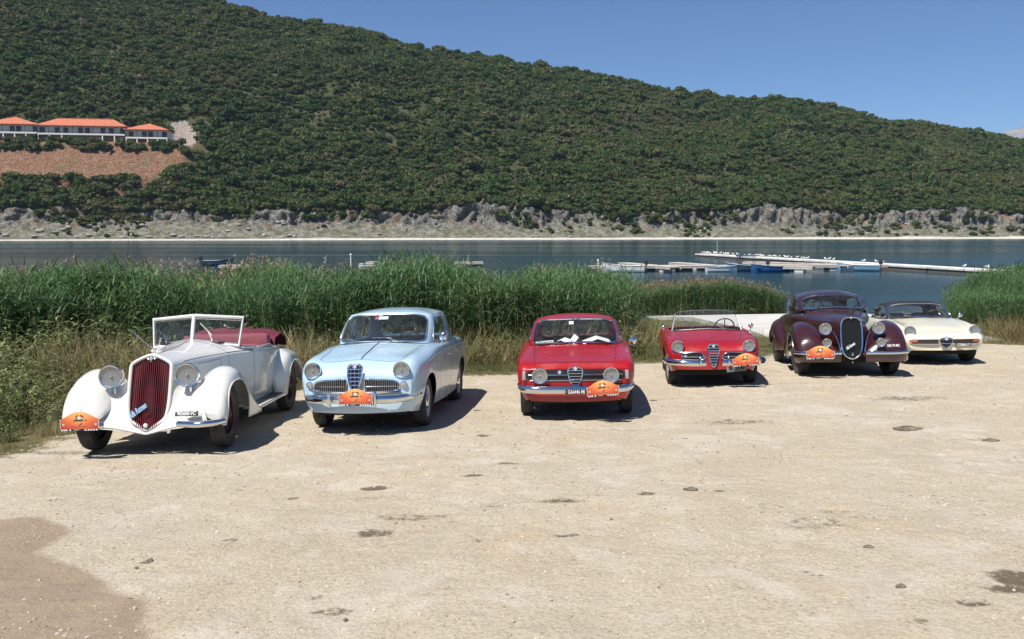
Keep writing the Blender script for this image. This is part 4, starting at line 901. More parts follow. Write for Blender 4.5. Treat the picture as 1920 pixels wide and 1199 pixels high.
def skin_parts(sk, ys, nt_, parent, mats, cut=None, cls=None, mirror=True, cap=None, names=None, capmat=None):
    """cls(center x, y, z, t) -> part name; both sides go into one mesh per part"""
    G, TT = sk.grid(ys, nt_, cut); ny = len(ys); out = {}
    V = G.reshape(-1, 3); VM = V * [-1, 1, 1]; nV = len(V)
    buckets = {}
    for i in range(ny - 1):
        for j in range(nt_ - 1):
            a, b, c, d = i * nt_ + j, i * nt_ + j + 1, (i + 1) * nt_ + j + 1, (i + 1) * nt_ + j
            ctr = (V[a] + V[b] + V[c] + V[d]) / 4; k = cls(ctr[0], ctr[1], ctr[2], (TT[i, j] + TT[i, j + 1]) / 2) if cls else 'body'
            if k is None: continue
            buckets.setdefault(k, []).append((a, b, c, d))
            if mirror: buckets[k].append((a + nV, d + nV, c + nV, b + nV))
    VA = np.vstack([V, VM]) if mirror else V
    for k in list(buckets):
        F = np.array(buckets[k])
        if mirror and V[F[F.max(1) < nV]][:, :, 0].min() > .03:       # a part that never reaches the centre line is two things
            buckets[k] = F[F.max(1) < nV]; buckets[k + '#'] = F[F.max(1) >= nV]
    for k, F in buckets.items():
        F = np.array(F); k = k.strip('#'); used = np.unique(F); mp = -np.ones(len(VA), int); mp[used] = np.arange(len(used)); vv = VA[used]
        fm_ = mp[F]
        # merge the centre line seam
        m = bmesh.new(); me = fast_mesh(k, vv, fm_, [mats.get(k, mats['body'])]); m.from_mesh(me); bmesh.ops.remove_doubles(m, verts=m.verts, dist=.0004); bmesh.ops.dissolve_degenerate(m, edges=m.edges, dist=.0002)
        for f in m.faces: f.smooth = True
        m.to_mesh(me); m.free(); me.set_sharp_from_angle(angle=math.radians(50)); out[k] = link(k, me, parent)
    return out, G
class Face:
    """front cap spanning the first section, bulging forward"""
    def __init__(s, sk, y, bulge, p=2.2):
        s.C = sk.P(y, np.linspace(0, sk.m - 1, 60)); s.b = bulge; s.p = p; s.y = y
        o = np.argsort(s.C[:, 2]); s.z = s.C[o, 2]; s.xx = s.C[o, 0]; s.yy = s.C[o, 1]
    def at(s, x, z):
        w = max(.05, float(np.interp(z, s.z, s.xx))); return float(np.interp(z, s.z, s.yy)) - s.b * max(0, 1 - min(1, abs(x) / w) ** s.p)
    def mesh(s, n=28):
        V = []; F = []; k = len(s.C)
        for (x, y, z) in s.C:
            for j in range(n + 1):
                q = 1 - 2 * j / n; V.append((x * q, y - s.b * (1 - abs(q) ** s.p) * (1 if x > .02 else 0), z))
        for i in range(k - 1):
            for j in range(n): a = i * (n + 1) + j; F.append((a, a + 1, a + n + 2, a + n + 1))
        return V, F
def tube_on(fn, pts, r, name, m, parent, off=.004, n=6, closed=False, mirror=False):
    t = MB(); P = [fn(*p) for p in pts]; t.tube(P, r, n, closed=closed)
    if mirror: t.tube([(-p[0], p[1], p[2]) for p in P], r, n, closed=closed)
    return t.build(name, m, parent)

class House:
    """greenhouse: ruled surface between belt curve and roof curve, with cut windows"""
    def __init__(s, base, top, roofc, bulge=.03): s.b = np.array(base, float); s.t = np.array(top, float); s.n = len(base) - 1; s.rc = np.array(roofc, float); s.bg = bulge
    def cv(s, A, q):
        E = np.vstack([A[1:2] * [-1, 1, 1], A, A[-2:-1] * [-1, 1, 1]]); a = np.abs(np.atleast_1d(q)); P = cr(E, a + 1); P[:, 0] *= np.where(np.atleast_1d(q) < 0, -1, 1); return P
    def P(s, q, v):
        q = np.atleast_1d(q); v = np.atleast_1d(v)[:, None]; B = s.cv(s.b, q); Tp = s.cv(s.t, q); P = B + (Tp - B) * v
        c = np.array([0, s.rc[1], 0]); o = P - c; o[:, 2] = 0; o /= np.maximum(np.linalg.norm(o, axis=1)[:, None], 1e-6); return P + o * s.bg * 4 * v * (1 - v)
    def build(s, parent, body, glass, wins, trim=None, ns=200, nv=26, frame_name='cabin_frame', rub=M_rubber):
        """wins: (name, s centre, s half, v centre, v half, power); side windows are given once and mirrored"""
        S = np.linspace(-s.n, s.n, ns * 2 + 1); Vv = np.linspace(0, 1, nv + 1); G = np.array([s.P(S, np.full(S.shape, v)) for v in Vv]); V = G.reshape(-1, 3); W = len(S)
        full = []
        for w in wins:
            full.append(w)
            if w[1] != 0 and w[1] < s.n - .01: full.append((w[0], -w[1], *w[2:]))
        bk = {}
        for i in range(nv):
            for j in range(W - 1):
                sc_ = (S[j] + S[j + 1]) / 2; vc = (Vv[i] + Vv[i + 1]) / 2; key = -1
                for k, w in enumerate(full):
                    c = w[1]; dd_ = sc_ - c
                    if abs(c) >= s.n - .01: dd_ = s.n - abs(sc_)
                    if abs(dd_ / w[2]) ** w[5] + abs((vc - w[3]) / w[4]) ** w[5] < 1: key = k
                a = i * W + j; bk.setdefault(key, []).append((a, a + 1, a + W + 1, a + W))
        for key, F in bk.items():
            F = np.array(F); used = np.unique(F); mp = -np.ones(len(V), int); mp[used] = np.arange(len(used)); nm = frame_name if key < 0 else full[key][0]
            o = link(nm, fast_mesh(nm, V[used], mp[F], [body if key < 0 else glass]), parent)
            if key >= 0:
                w = full[key]; q = np.linspace(0, 2 * PI, 61)[:-1]; e = 2 / w[5]; cs, sn = np.cos(q), np.sin(q)
                ss = w[1] + w[2] * np.sign(cs) * np.abs(cs) ** e; vv = w[3] + w[4] * np.sign(sn) * np.abs(sn) ** e
                if abs(w[1]) >= s.n - .01:
                    ss = s.n + w[2] * np.sign(cs) * np.abs(cs) ** e; ss = np.where(ss > s.n, -(2 * s.n - ss), ss)
                P = s.P(ss, vv); cc = np.array([0, s.rc[1], P[:, 2].mean()]); o_ = P - cc; o_[:, 2] *= .2; o_ /= np.linalg.norm(o_, axis=1)[:, None]
                t = MB(); t.tube(list(P + o_ * .004), .011 if trim is not None else .012, 6, closed=True); t.build('window_trim', trim if trim is not None else rub, o)
        # roof
        R = np.linspace(0, 1, 22); Tp = s.cv(s.t, S); C = s.rc; V = []
        for r_ in R:
            zz = Tp[:, 2] + (C[2] - Tp[:, 2]) * (1 - r_ ** 2.4); V.append(np.stack([Tp[:, 0] * r_, C[1] + (Tp[:, 1] - C[1]) * r_, zz], -1))
        V = np.array(V).reshape(-1, 3); link('roof', fast_mesh('roof', V, grid_faces(len(R), W), [body]), parent)

def outline(pts, n=60):
    P = np.array(list(pts) + [pts[0]], float); E = np.vstack([P[-2:-1], P, P[1:2]]); t = np.linspace(1, len(P), n + 1)[:-1]; return cr(E, t)
def wheel(parent, x, y, R, w, m_rim, cap, style='steel', rr=.62, steer=0, capr=.3):
    s = 1 if x > 0 else -1; o = empty('wheel', (x, y, R), parent); o.rotation_euler = (0, 0, steer)
    h = w / 2; t = MB(); t.lathe([(R * rr, -h * .72), (R * .80, -h * .98), (R * .93, -h), (R * .985, -h * .86), (R, -h * .55), (R, h * .55), (R * .985, h * .86), (R * .93, h), (R * .80, h * .98), (R * rr, h * .72)], 'x', 40)
    for k in range(3):
        a = (-.4 + .4 * k) * h; t.lathe([(R + .001, a - .008), (R + .006, a - .006), (R + .006, a + .006), (R + .001, a + .008)], 'x', 40)
    t.build('tyre', M_tyre, o)
    ri = MB(); f = s * h
    if style == 'steel':
        ri.lathe([(R * rr + .012, f * .80), (R * rr, f * .72), (R * rr * .9, f * .55), (R * rr * .82, f * .42), (R * rr * .70, f * .62), (R * rr * .45, f * .66), (0.001, f * .66)], 'x', 36)
        for k in range(12):
            a = 2 * PI * k / 12; c = (f * .56, math.cos(a) * R * rr * .76, math.sin(a) * R * rr * .76); ri.box(c, (.01, .03, .022), 1)
    else:
        ri.lathe([(R * rr + .012, f * .80), (R * rr, f * .72), (R * rr * .93, f * .5), (R * rr * .93, -f * .5)], 'x', 36)
        for k in range(28):
            a = 2 * PI * k / 28; b_ = a + (.5 if k % 2 else -.5); q = .9 * R * rr; ri.tube([(f * (.95 if k % 3 else .2), math.cos(a) * .05, math.sin(a) * .05), (f * .35, math.cos(b_) * q, math.sin(b_) * q)], .0045, 4)
        ri.lathe([(.05, -f * .3), (.055, f * .8), (.03, f * 1.0), (.001, f * 1.02)], 'x', 16); ri.lathe([(R * rr * .92, -f * .2), (.001, -f * .2)], 'x', 30, m=1)
    ri.build('rim', [m_rim, M_black], o)
    t = MB(); t.lathe([(R * capr, f * .66), (R * capr * .93, f * .80), (R * capr * .6, f * .94), (.001, f * .98)], 'x', 28); t.build('hubcap', cap, o); return o
def headlight(parent, p, r, m_bucket=M_chrome, depth=.12, tilt=0, yaw=0, name='headlight', ring=M_chrome):
    p = (p[0], p[1] - .016, p[2]); o = empty(name, p, parent); o.rotation_euler = (tilt, 0, yaw)
    t = MB(); t.lathe([(r * 1.10, .012), (r * 1.12, -.004), (r * 1.06, -.018), (r * .96, -.016), (r * .95, -.002)], 'y', 40); t.build('bezel', ring, o)
    t = MB(); t.lathe([(r * 1.08, .01), (r * 1.02, depth * .35), (r * .75, depth * .75), (r * .35, depth), (.001, depth * 1.03)], 'y', 32); t.build('lamp_bowl', m_bucket, o)
    t = MB(); t.lathe([(r * .96, -.002), (r * .7, .006), (r * .3, .011), (.001, .012)], 'y', 32); t.ball((0, 0, 0), r * .13, 0, 5); t.build('reflector', M_reflector, o)
    t = MB(); t.lathe([(r * .97, -.006), (r * .8, -.020), (r * .5, -.032), (r * .2, -.038), (.001, -.039)], 'y', 32); t.build('lens', M_lglass, o); return o
def shield(parent, p, w, h, tilt, bars, m_frame=M_chrome, r=.012, name='shield_grille', vb=0, badge=True, fat=0.0):
    o = empty(name, p, parent); o.rotation_euler = (tilt, 0, 0)
    half = [(0, 1.0), (.30, .985), (.47, .90), (.5, .78), (.46, .58), (.34, .32), (.17, .10)]; pts = half + [(0, 0.0)] + [(-x, z) for x, z in half[:0:-1]]
    O = outline([(x * w, z * h) for x, z in pts], 64); t = MB(); t.poly([(q[0], q[1]) for q in O], .01); t.xform(Matrix.Translation((0, .012, 0))); t.build('back_panel', M_black, o)
    t = MB(); t.tube([(q[0], 0, q[1]) for q in O], r, 8, closed=True); t.build('frame', m_frame, o)
    zs = np.array([q[1] for q in O]); xs_ = np.abs([q[0] for q in O])
    for k in range(bars):
        z = h * (.14 + .70 * k / max(1, bars - 1)); m_ = np.argsort(np.abs(zs - z))[:4]; wx_ = xs_[m_].mean() * .97
        t = MB(); t.box((0, -.002, z), (2 * wx_, .012, .011 + fat), bev=.004); t.build('bar', m_frame, o)
    if vb:
        for k in range(vb):
            x = (k - (vb - 1) / 2) / vb * w * .85; top = h * .93; bot = h * (.05 + 1.15 * (abs(x) / w) ** 1.2); t = MB(); t.box((x, .001, (top + bot) / 2), (.007, .008, top - bot)); t.build('upright_bar', m_frame, o)
    if badge: badge_(o, (0, -.014, h * .93), w * .17)
    return o
M_bw, M_bblue, M_bred, M_bgreen = mat('badge_white', (.7, .7, .68), .4), mat('badge_blue', (.03, .08, .25), .4), mat('badge_red', (.4, .02, .02), .4), mat('badge_green', (.02, .15, .06), .4)
def badge_(parent, p, r):
    o = empty('round_badge', p, parent)
    t = MB(); t.lathe([(r, .004), (r, -.002), (r * .75, -.003), (r * .72, -.003)], 'y', 24, m=0); t.lathe([(r * .72, -.003), (.001, -.003)], 'y', 24, m=1); t.box((-r * .34, -.004, 0), (r * .16, .002, r * 1.1), 2); t.box((-r * .34, -.0045, 0), (r * .6, .002, r * .16), 2); t.tube([(r * .3, -.004, -r * .45), (r * .38, -.004, -.1 * r), (r * .22, -.004, .12 * r), (r * .38, -.004, r * .42)], r * .07, 5, 3)
    t.lathe([(r, -.003), (r * 1.06, -.003), (r * 1.06, .004)], 'y', 24, m=4)
    # children of a sub-part would go a level too deep: the badge is one mesh
    me = mesh_from('round_badge', t.v, t.f, [M_bblue, M_bw, M_bred, M_bgreen, M_chrome], t.m); bpy.data.objects.remove(o); return link('round_badge', me, parent, p)
def sweep(path, prof, closed_prof=True):
    """profile of (out, up) swept along a horizontal path"""
    P = [Vector(p) for p in path]; n = len(prof); V = []; F = []
    for i, p in enumerate(P):
        t = P[min(i + 1, len(P) - 1)] - P[max(i - 1, 0)]; t.z = 0; t.normalize(); nrm = Vector((t.y, -t.x, 0))
        for (a, z) in prof: V.append(tuple(p + nrm * a + Vector((0, 0, z))))
    for i in range(len(P) - 1):
        for j in range(n): F.append((i * n + j, i * n + (j + 1) % n, (i + 1) * n + (j + 1) % n, (i + 1) * n + j))
    F += [tuple(range(n))[::-1], tuple((len(P) - 1) * n + j for j in range(n))]; return V, F
def bumper(parent, half, h, th, m=M_chrome, name='bumper'):
    P = cr(np.array([(-x, y, z) for x, y, z in half[::-1]] + [p for p in half if p[0] > .001], float), np.linspace(0, 2 * len(half) - 2 + (0 if half[0][0] < .001 else 1), 60))
    prof = [(-th * .2, -h / 2), (th * .35, -h * .47), (th * .62, -h * .30), (th * .80, -h * .02), (th * .66, h * .25), (th * .35, h * .45), (-th * .2, h / 2)]
    V, F = sweep([tuple(p) for p in P], prof); return link(name, mesh_from(name, V, F, [m], None, True, 60), parent)
def text_mesh(name, s, size, m, parent, p, rot=(PI / 2, 0, 0), ext=.001, shear=0, bold=.0, sx=1.0):
    c = bpy.data.curves.new(name, 'FONT'); c.body = s; c.size = size; c.align_x = 'CENTER'; c.align_y = 'CENTER'; c.extrude = ext; c.shear = shear; c.offset = bold; c.resolution_u = 3
    o = bpy.data.objects.new(name, c); COL.objects.link(o); dg = bpy.context.evaluated_depsgraph_get(); me = bpy.data.meshes.new_from_object(o.evaluated_get(dg)); bpy.data.objects.remove(o)
    me.materials.clear(); me.materials.append(m); n = link(name, me, parent, p); n.rotation_euler = rot; n.scale = (sx, 1, 1); return n
M_pwhite = mat('plate_lettering', (.72, .72, .70), .6); M_pblack = mat('plate_black', (.02, .02, .022), .5)
def plate(parent, p, w, h, txt, rot=(0, 0, 0), m=M_pblack, ml=M_pwhite, back=True):
    o = empty('number_plate', p, parent); o.rotation_euler = rot
    if back: t = MB(); t.box((0, 0, 0), (w, .008, h), bev=.002); t.build('plate_panel', m, o)
    text_mesh('lettering', txt, h * 1.08, ml, o, (0, -.0055, 0), bold=.001, sx=w * .93 / (len(txt) * h * .64)); return o
def sun_b(nt, b):
    T = NT(nt); s = T.n('ShaderNodeSeparateXYZ'); T.l(T.obj(), s.inputs[0]); r2 = T.math('ADD', T.math('MULTIPLY', T.math('ABSOLUTE', s.outputs[0]), -.55), s.outputs[2])
    T.l(T.ramp(T.math('ADD', T.math('MULTIPLY', r2, 3.6), .28), [(.0, (.45, .05, .02)), (.30, (.66, .14, .05)), (.55, (.80, .30, .10)), (.95, (.84, .50, .17))]), b.inputs['Base Color'])
M_plaque = mat('rally_plate_print', (.8, .3, .08), .4, coat=.3, build=sun_b); M_edge = mat('plaque_edge', (.65, .5, .42), .5); M_ink = mat('dark_print', (.05, .035, .03), .5); M_inkg = mat('grey_print', (.42, .42, .38), .5)
def rally(parent, p, w=.42, rot=(0, 0, 0), tear=False):
    o = empty('rally_plate', p, parent); o.rotation_euler = rot; k = w / .42
    half = [(.205, 0.0), (.205, .105), (.165, .118), (.13, .140), (.09, .162), (.045, .178), (0, .184)]; pts = half + [(-x, z) for x, z in half[-2::-1]]
    pts = [(x * k, z * k) for x, z in pts]; t = MB(); t.poly(pts, .006); t.build('plaque', M_plaque, o)
    t = MB(); 
    for s in (-1, 1): t.box((s * .203 * k, -.002, .053 * k), (.006, .004, .105 * k))
    t.build('edge_strip', M_edge, o)
    e = MB(); q = lambda L, r: e.tube([(x * k, -.001, z * k) for x, z in L], [r * k * c for c in ([.5] + [1] * (len(L) - 2) + [.35])] if len(L) > 2 else r * k, 6)
    q([(-.042, .132), (-.028, .140), (-.014, .143)], .0085); q([(.004, .146), (.018, .140), (.034, .132), (.046, .118)], .0085); q([(-.034, .122), (-.030, .112), (-.034, .102)], .009)
    q([(-.062, .080), (-.054, .091), (-.02, .092), (.01, .088), (.036, .094), (.040, .098)], .009); q([(.062, .100), (.070, .092), (.076, .080)], .008); q([(.024, .064), (.016, .052), (.002, .042), (-.012, .034)], .007)
    q([(-.09, .026), (-.03, .022), (.03, .022), (.08, .028)], .0035); e.xform(Matrix.Diagonal((1, .25, 1, 1))); e.build('emblem', M_ink, o)
    e = MB(); e.ball((-.004 * k, 0, .114 * k), .011 * k, 0, 6, (1, .12, 1.2)); e.ball((.018 * k, 0, .114 * k), .015 * k, 1, 6, (1, .12, .9)); e.ball((.170 * k, 0, .045 * k), .014 * k, 1, 6, (1, .12, 1)); e.ball((-.172 * k, 0, .045 * k), .014 * k, 1, 6, (1, .12, 1)); e.build('emblem_detail', [M_pwhite, M_inkg], o)
    e = MB(); e.box((0, .002, -.011 * k), (.41 * k, .004, .022 * k), 1)
    for x in (-.188, -.163, -.140, -.102, .062, .094, .122, .150, .180): e.box((x * k, -.0015, -.011 * k), (.018 * k, .003, .015 * k), 0)
    e.box((-.035 * k, -.0015, -.010 * k), (.06 * k, .003, .007 * k), 2); e.build('sponsor_strip', [M_pwhite, M_pblack, M_inkg], o, False); return o
def wiper(parent, a, b, c, m=M_chromed):
    t = MB(); t.tube([a, b], .006, 5); t.tube([Vector(b) + (Vector(c) - Vector(b)) * -.45, b, c], .005, 5); t.ball(a, .014, 0, 4); t.build('wiper', m, parent)
def mirror(parent, base, head, r=.055, m=M_chrome):
    o = empty('wing_mirror', head, parent); t = MB(); t.lathe([(.001, -.028), (r * .5, -.026), (r * .9, -.012), (r, .01), (r * .96, .014), (.001, .014)], 'y', 20); t.build('mirror_head', m, o)
    t = MB(); d = Vector(base) - Vector(head); t.tube([(0, .005, -r * .5), d * .5 + Vector((0, 0, -.02)), d], .007, 5); t.build('stalk', m, o)
def seat(parent, x, y, z, w, m, hb=.5, name='seat'):
    o = empty(name, (x, y, z), parent); t = MB(); t.box((0, 0, .10), (w, .5, .18), bev=.06); t.build('cushion', m, o)
    t = MB(); t.box((0, .28, .12 + hb / 2), (w, .14, hb), bev=.06, rot=None); t.build('backrest', m, o)
def steering(parent, p, r=.19, m=M_black, tilt=1.0):
    o = empty('steering_wheel', p, parent); o.rotation_euler = (-tilt, 0, 0); t = MB(); t.tube([(r * math.cos(a), r * math.sin(a), 0) for a in np.linspace(0, 2 * PI, 33)[:-1]], .012, 6, closed=True)
    t.build('wheel_ring', m, o); t = MB(); t.tube([(-r, 0, 0), (0, 0, -.03), (r, 0, 0)], .009, 5); t.tube([(0, 0, -.03), (0, -r, 0)], .009, 5); t.tube([(0, 0, -.03), (0, 0, -.35)], .018, 6); t.build('spoke', m, o)
def seam(sk, parent, pts, w=.006, name='panel_gap', mirror=True, m=M_black, lift=.0012):
    """dark narrow joint lying on the skin: pts are (y, t)"""
    P = []
    pts = np.array(pts, float); q = cr(pts, np.linspace(0, len(pts) - 1, max(8, 6 * len(pts)))) if len(pts) > 2 else pts[0] + (pts[1] - pts[0]) * np.linspace(0, 1, 14)[:, None]
    for (y, t) in q:
        p = sk.P(y, t)[0]; a = sk.P(y + .004, t)[0] - p; b = sk.P(y, min(t + .01, sk.m - 1))[0] - sk.P(y, min(t + .01, sk.m - 1) - .012)[0]; n = np.cross(b, a); l = np.linalg.norm(n); n = n / l if l > 1e-9 else np.array([0, 0, 1]); 
        if n[2] < -.1 or (abs(n[2]) <= .3 and n[0] * (1 if p[0] >= 0 else -1) < 0): n = -n
        P.append((p, n))
    V = []; F = []
    for i, (p, n) in enumerate(P):
        t = P[min(i + 1, len(P) - 1)][0] - P[max(i - 1, 0)][0]; s = np.cross(t, n); s /= max(np.linalg.norm(s), 1e-9); V += [tuple(p + n * lift + s * w / 2), tuple(p + n * lift - s * w / 2)]
    k = len(V); F = [(2 * i, 2 * i + 1, 2 * i + 3, 2 * i + 2) for i in range(len(P) - 1)]
    if mirror: V += [(-x, y, z) for x, y, z in V]; F += [tuple(a + k for a in f[::-1]) for f in F]
    return link(name, mesh_from(name, V, F, [m], None, False), parent)
def car_root(name, X, Y, yaw_deg, label, dz=0):
    o = empty(name, (X, Y, gzf(X, Y) + .006 + dz)); w = math.radians(yaw_deg)
    up = Vector((-GA, -GB, 1)).normalized(); fy = Vector((math.sin(w), math.cos(w), 0)); fx = fy.cross(up).normalized(); fy = up.cross(fx).normalized()
    o.rotation_euler = Matrix((fx, fy, up)).transposed().to_euler(); tag(o, label, 'car', 'classic cars parked in a row'); return o
def side_wheels(root, wb, tr, R, w, rim, cap, style, rr=.62, steer=0, capr=.3, trr=None):
    for y in (0, wb):
        for s in (-1, 1): wheel(root, s * (tr if y == 0 else (trr or tr)) / 2, y, R, w, rim, cap, style, rr, steer if y == 0 else 0, capr)
def under(root, y0, y1, hw, z0, z1, wells=(), R=.34, tr=1.3):
    t = MB(); t.box((0, (y0 + y1) / 2, (z0 + z1) / 2), (hw * 2, y1 - y0, z1 - z0), bev=.03)
    for y in wells: t.tube([(-tr / 2 - .02, y, R), (tr / 2 + .02, y, R)], .035, 8)
    t.build('underbody', M_under, root, False)
def tub(root, outl, z0, z1, m=M_inter, shrink=.03):
    """open topped interior liner"""
    P = [(max(0, x - shrink), y) for x, y, *_ in outl]; P = P + [(-x, y) for x, y in P[-2:0:-1]]; n = len(P); V = [(x, y, z0) for x, y in P] + [(x, y, z1) for x, y in P]
    F = [tuple(range(n))] + [(i, (i + 1) % n, (i + 1) % n + n, i + n) for i in range(n)]; link('interior', mesh_from('interior', V, F, [m], None, False), root)
# ================================================================== CARS
FULL = lambda half: half + [(-x, y) for x, y in half[::-1]]
# ---------------------------------------------------------------- light blue saloon
def car_saloon():
    r = car_root('parked_car', -1.77, 11.42, 6, 'light blue four door saloon with a chrome bumper, second from the left')
    blue = paint('pale_blue_paint', (.42, .58, .69), .25); rm = mat('blue_rim', (.38, .5, .56), .4)
    rows = [(-.70, [(.56, .30), (.62, .40), (.655, .52), (.65, .64), (.56, .70), (.36, .72), (0, .74)]), (-.64, [(.60, .27), (.665, .40), (.695, .55), (.69, .72), (.60, .83), (.37, .79), (0, .82)]),
            (-.50, [(.65, .25), (.71, .42), (.73, .60), (.725, .80), (.62, .895), (.40, .86), (0, .885)]), (-.1, [(.70, .23), (.75, .44), (.765, .65), (.75, .85), (.63, .94), (.43, .925), (0, .955)]),
            (.5, [(.72, .22), (.765, .45), (.775, .68), (.76, .89), (.68, .975), (.48, 1.0), (0, 1.03)]), (1.3, [(.72, .20), (.765, .45), (.775, .70), (.76, .91), (.70, .975), (.5, 1.0), (0, 1.03)]),
            (2.3, [(.72, .22), (.765, .45), (.775, .70), (.755, .90), (.69, .965), (.48, .985), (0, 1.0)]), (2.95, [(.68, .28), (.73, .45), (.74, .67), (.715, .86), (.63, .92), (.42, .935), (0, .95)]), (3.3, [(.58, .34), (.64, .46), (.66, .62), (.63, .76), (.54, .82), (.36, .835), (0, .84)])]
    sk = Skin(rows); base = [(0, .44, 1.035), (.32, .47, 1.03), (.585, .60, 1.0), (.665, .95, .975), (.68, 1.5, .97), (.665, 2.05, .97), (.56, 2.48, .97), (.32, 2.66, .975), (0, 2.70, .98)]
    top = [(0, .92, 1.405), (.32, .94, 1.40), (.54, 1.03, 1.375), (.585, 1.25, 1.37), (.595, 1.6, 1.38), (.575, 1.95, 1.37), (.45, 2.18, 1.34), (.25, 2.28, 1.34), (0, 2.31, 1.34)]
    pl = [(x * .96, y) for x, y, z in base]; pl[0] = (0, .50); pl = FULL([(x - .02 if x > .1 else x, y + (.03 if y < 1 else (-.03 if y > 2.3 else 0))) for x, y in pl])
    def cls(x, y, z, t):
        if t > 4.0 and in_poly([x], [y], pl)[0]: return None
        return 'hood' if (t > 4.55 and -.52 < y < .40) else 'body'
    cut = arch((0, 2.38), .355, .22, .66)
    parts, G = skin_parts(sk, ysamp(-.70, 3.3, 84, (0, 2.38), .355), 44, r, {'body': blue}, cut, cls)
    F = Face(sk, -.70, .07); V, f = F.mesh(); link('nose_panel', mesh_from('nose_panel', V, f, [blue], None, True, 60), r)
    C = sk.P(3.3, np.linspace(0, 6, 20)); V = [tuple(p) for p in C] + [(-p[0], p[1], p[2]) for p in C[::-1]]; link('tail_panel', mesh_from('tail_panel', V, [tuple(range(len(V)))], [blue], None, False), r)
    seam(sk, r, [(-.50, 6), (-.51, 5.3), (-.50, 4.75), (-.44, 4.56), (-.2, 4.56), (.38, 4.55)]); seam(sk, r, [(.62, .25), (.62, 3.8)]); seam(sk, r, [(1.42, .25), (1.42, 3.8)]); seam(sk, r, [(2.02, .6), (2.02, 3.8)])
    t = MB(); t.tube([sk.P(y, 6)[0] + (0, 0, .004) for y in np.linspace(-.5, .40, 12)], .007, 5); t.build('hood_spear', M_chrome, r)
    side = lambda y, t: sk.P(y, t)[0]; tube_on(side, [(y, 2.85) for y in np.linspace(-.1, 3.0, 30)], .006, 'side_moulding', M_chromed, r, mirror=True)
    H = House(base, top, (0, 1.6, 1.455)); H.build(r, blue, M_glass, [('windscreen', 0, 1.93, .485, .455, 7), ('front_side_window', 3.22, .72, .50, .40, 6), ('rear_side_window', 4.72, .66, .50, .38, 5), ('rear_window', 8, 1.8, .5, .42, 5)], M_chromed)
    tub(r, base, .3, .95); t = MB(); t.box((0, .66, .93), (1.12, .28, .14), bev=.05); t.build('dashboard', mat('blue_dashboard', (.15, .2, .23), .5), r)
    ms = mat('grey_seat', (.12, .12, .12), .8); seat(r, -.33, 1.25, .35, .52, ms, .48); seat(r, .33, 1.25, .35, .52, ms, .48); seat(r, 0, 2.1, .38, 1.15, ms, .46, 'rear_seat'); steering(r, (.33, .86, .98))
    under(r, -.5, 3.15, .55, .20, .42, (0, 2.38)); side_wheels(r, 2.38, 1.29, .305, .165, rm, M_chrome, 'steel', steer=.05, capr=.33)
    for s in (-1, 1): headlight(r, (s * .545, -.695, .768), .094, blue, .16)
    for s in (-1, 1):
        o = empty('indicator', (s * .575, F.at(.575, .60) - .02, .605), r); t = MB(); t.lathe([(.034, .03), (.034, 0), (.028, -.012), (.001, -.016)], 'y', 20); t.build('lens', M_clearl, o); t = MB(); t.lathe([(.040, .03), (.041, -.002), (.034, -.004)], 'y', 20); t.build('bezel', M_chrome, o)
    shield(r, (0.0, -.815, .51), .175, .34, -.12, 6, r=.013, vb=3, fat=.004)
    for s in (-1, 1):
        o = empty('side_grille', (0, 0, 0), r); pts = [(.115, .66), (.25, .665), (.42, .655), (.50, .63), (.525, .585), (.50, .54), (.40, .52), (.25, .505), (.14, .50)]; O = outline(pts, 48)
        P3 = [(s * q[0], F.at(q[0], q[1]) - .012, q[1]) for q in O]; t = MB(); t.tube(P3, .009, 6, closed=True); t.tube([(s * x, F.at(x, .51 + x * .04) - .02, .505 + x * .04) for x in np.linspace(.12, .54, 8)], .013, 6); t.build('frame', M_chrome, o)
        t = MB(); n = len(P3); c = (s * .32, F.at(.32, .58) - .006, .58); t.add([(p[0], p[1] + .006, p[2]) for p in P3] + [c], [((i + 1) % n, i, n) if s < 0 else (i, (i + 1) % n, n) for i in range(n)]); t.build('grille_backing', M_black, o)
        zs_ = O[:, 1]; xs_ = O[:, 0]
        for k in range(15):
            x = .14 + .365 * k / 14; near = np.argsort(np.abs(xs_ - x))[:6]; a, b = zs_[near].min() + .006, zs_[near].max() - .006; t = MB(); t.box((s * x, F.at(x, .58) - .014, (a + b) / 2), (.007, .01, b - a)); t.build('bar', mat('grey_bar', (.30, .30, .30), .4, .8), o)
        t = MB(); t.tube([(s * x, F.at(x, .585) - .018, .585) for x in np.linspace(.13, .51, 8)], .005, 5); t.build('bar', M_chrome, o)
    bumper(r, [(0, -.885, .44), (.25, -.87, .44), (.42, -.835, .44), (.55, -.76, .445), (.64, -.63, .45), (.70, -.42, .455)], .10, .05)
    for s in (-1, 1): t = MB(); t.box((s * .275, -.945, .455), (.042, .05, .19), bev=.018); t.build('overrider', M_chrome, r)
    C = [(x, -.79 + x * x * .45, .31) for x in np.linspace(-.585, .585, 20)]; V, f = sweep(C, [(0, -.045), (.02, 0), (0, .09), (-.02, .09), (-.03, -.045)]); link('front_valance', mesh_from('front_valance', V, f, [blue], None, True, 60), r)
    rally(r, (.055, -.985, .405), .41); wiper(r, (-.28, .42, 1.045), (-.44, .47, 1.07), (-.62, .55, 1.06)); wiper(r, (.26, .40, 1.045), (.08, .44, 1.09), (-.10, .44, 1.09)); mirror(r, (.735, .72, .95), (.80, .70, 1.07), .055)
    st = empty('windscreen_sticker', (0, 0, 0), r)
    a = lambda q, v: H.P(q, v)[0] + np.array([0, -.008, .002])
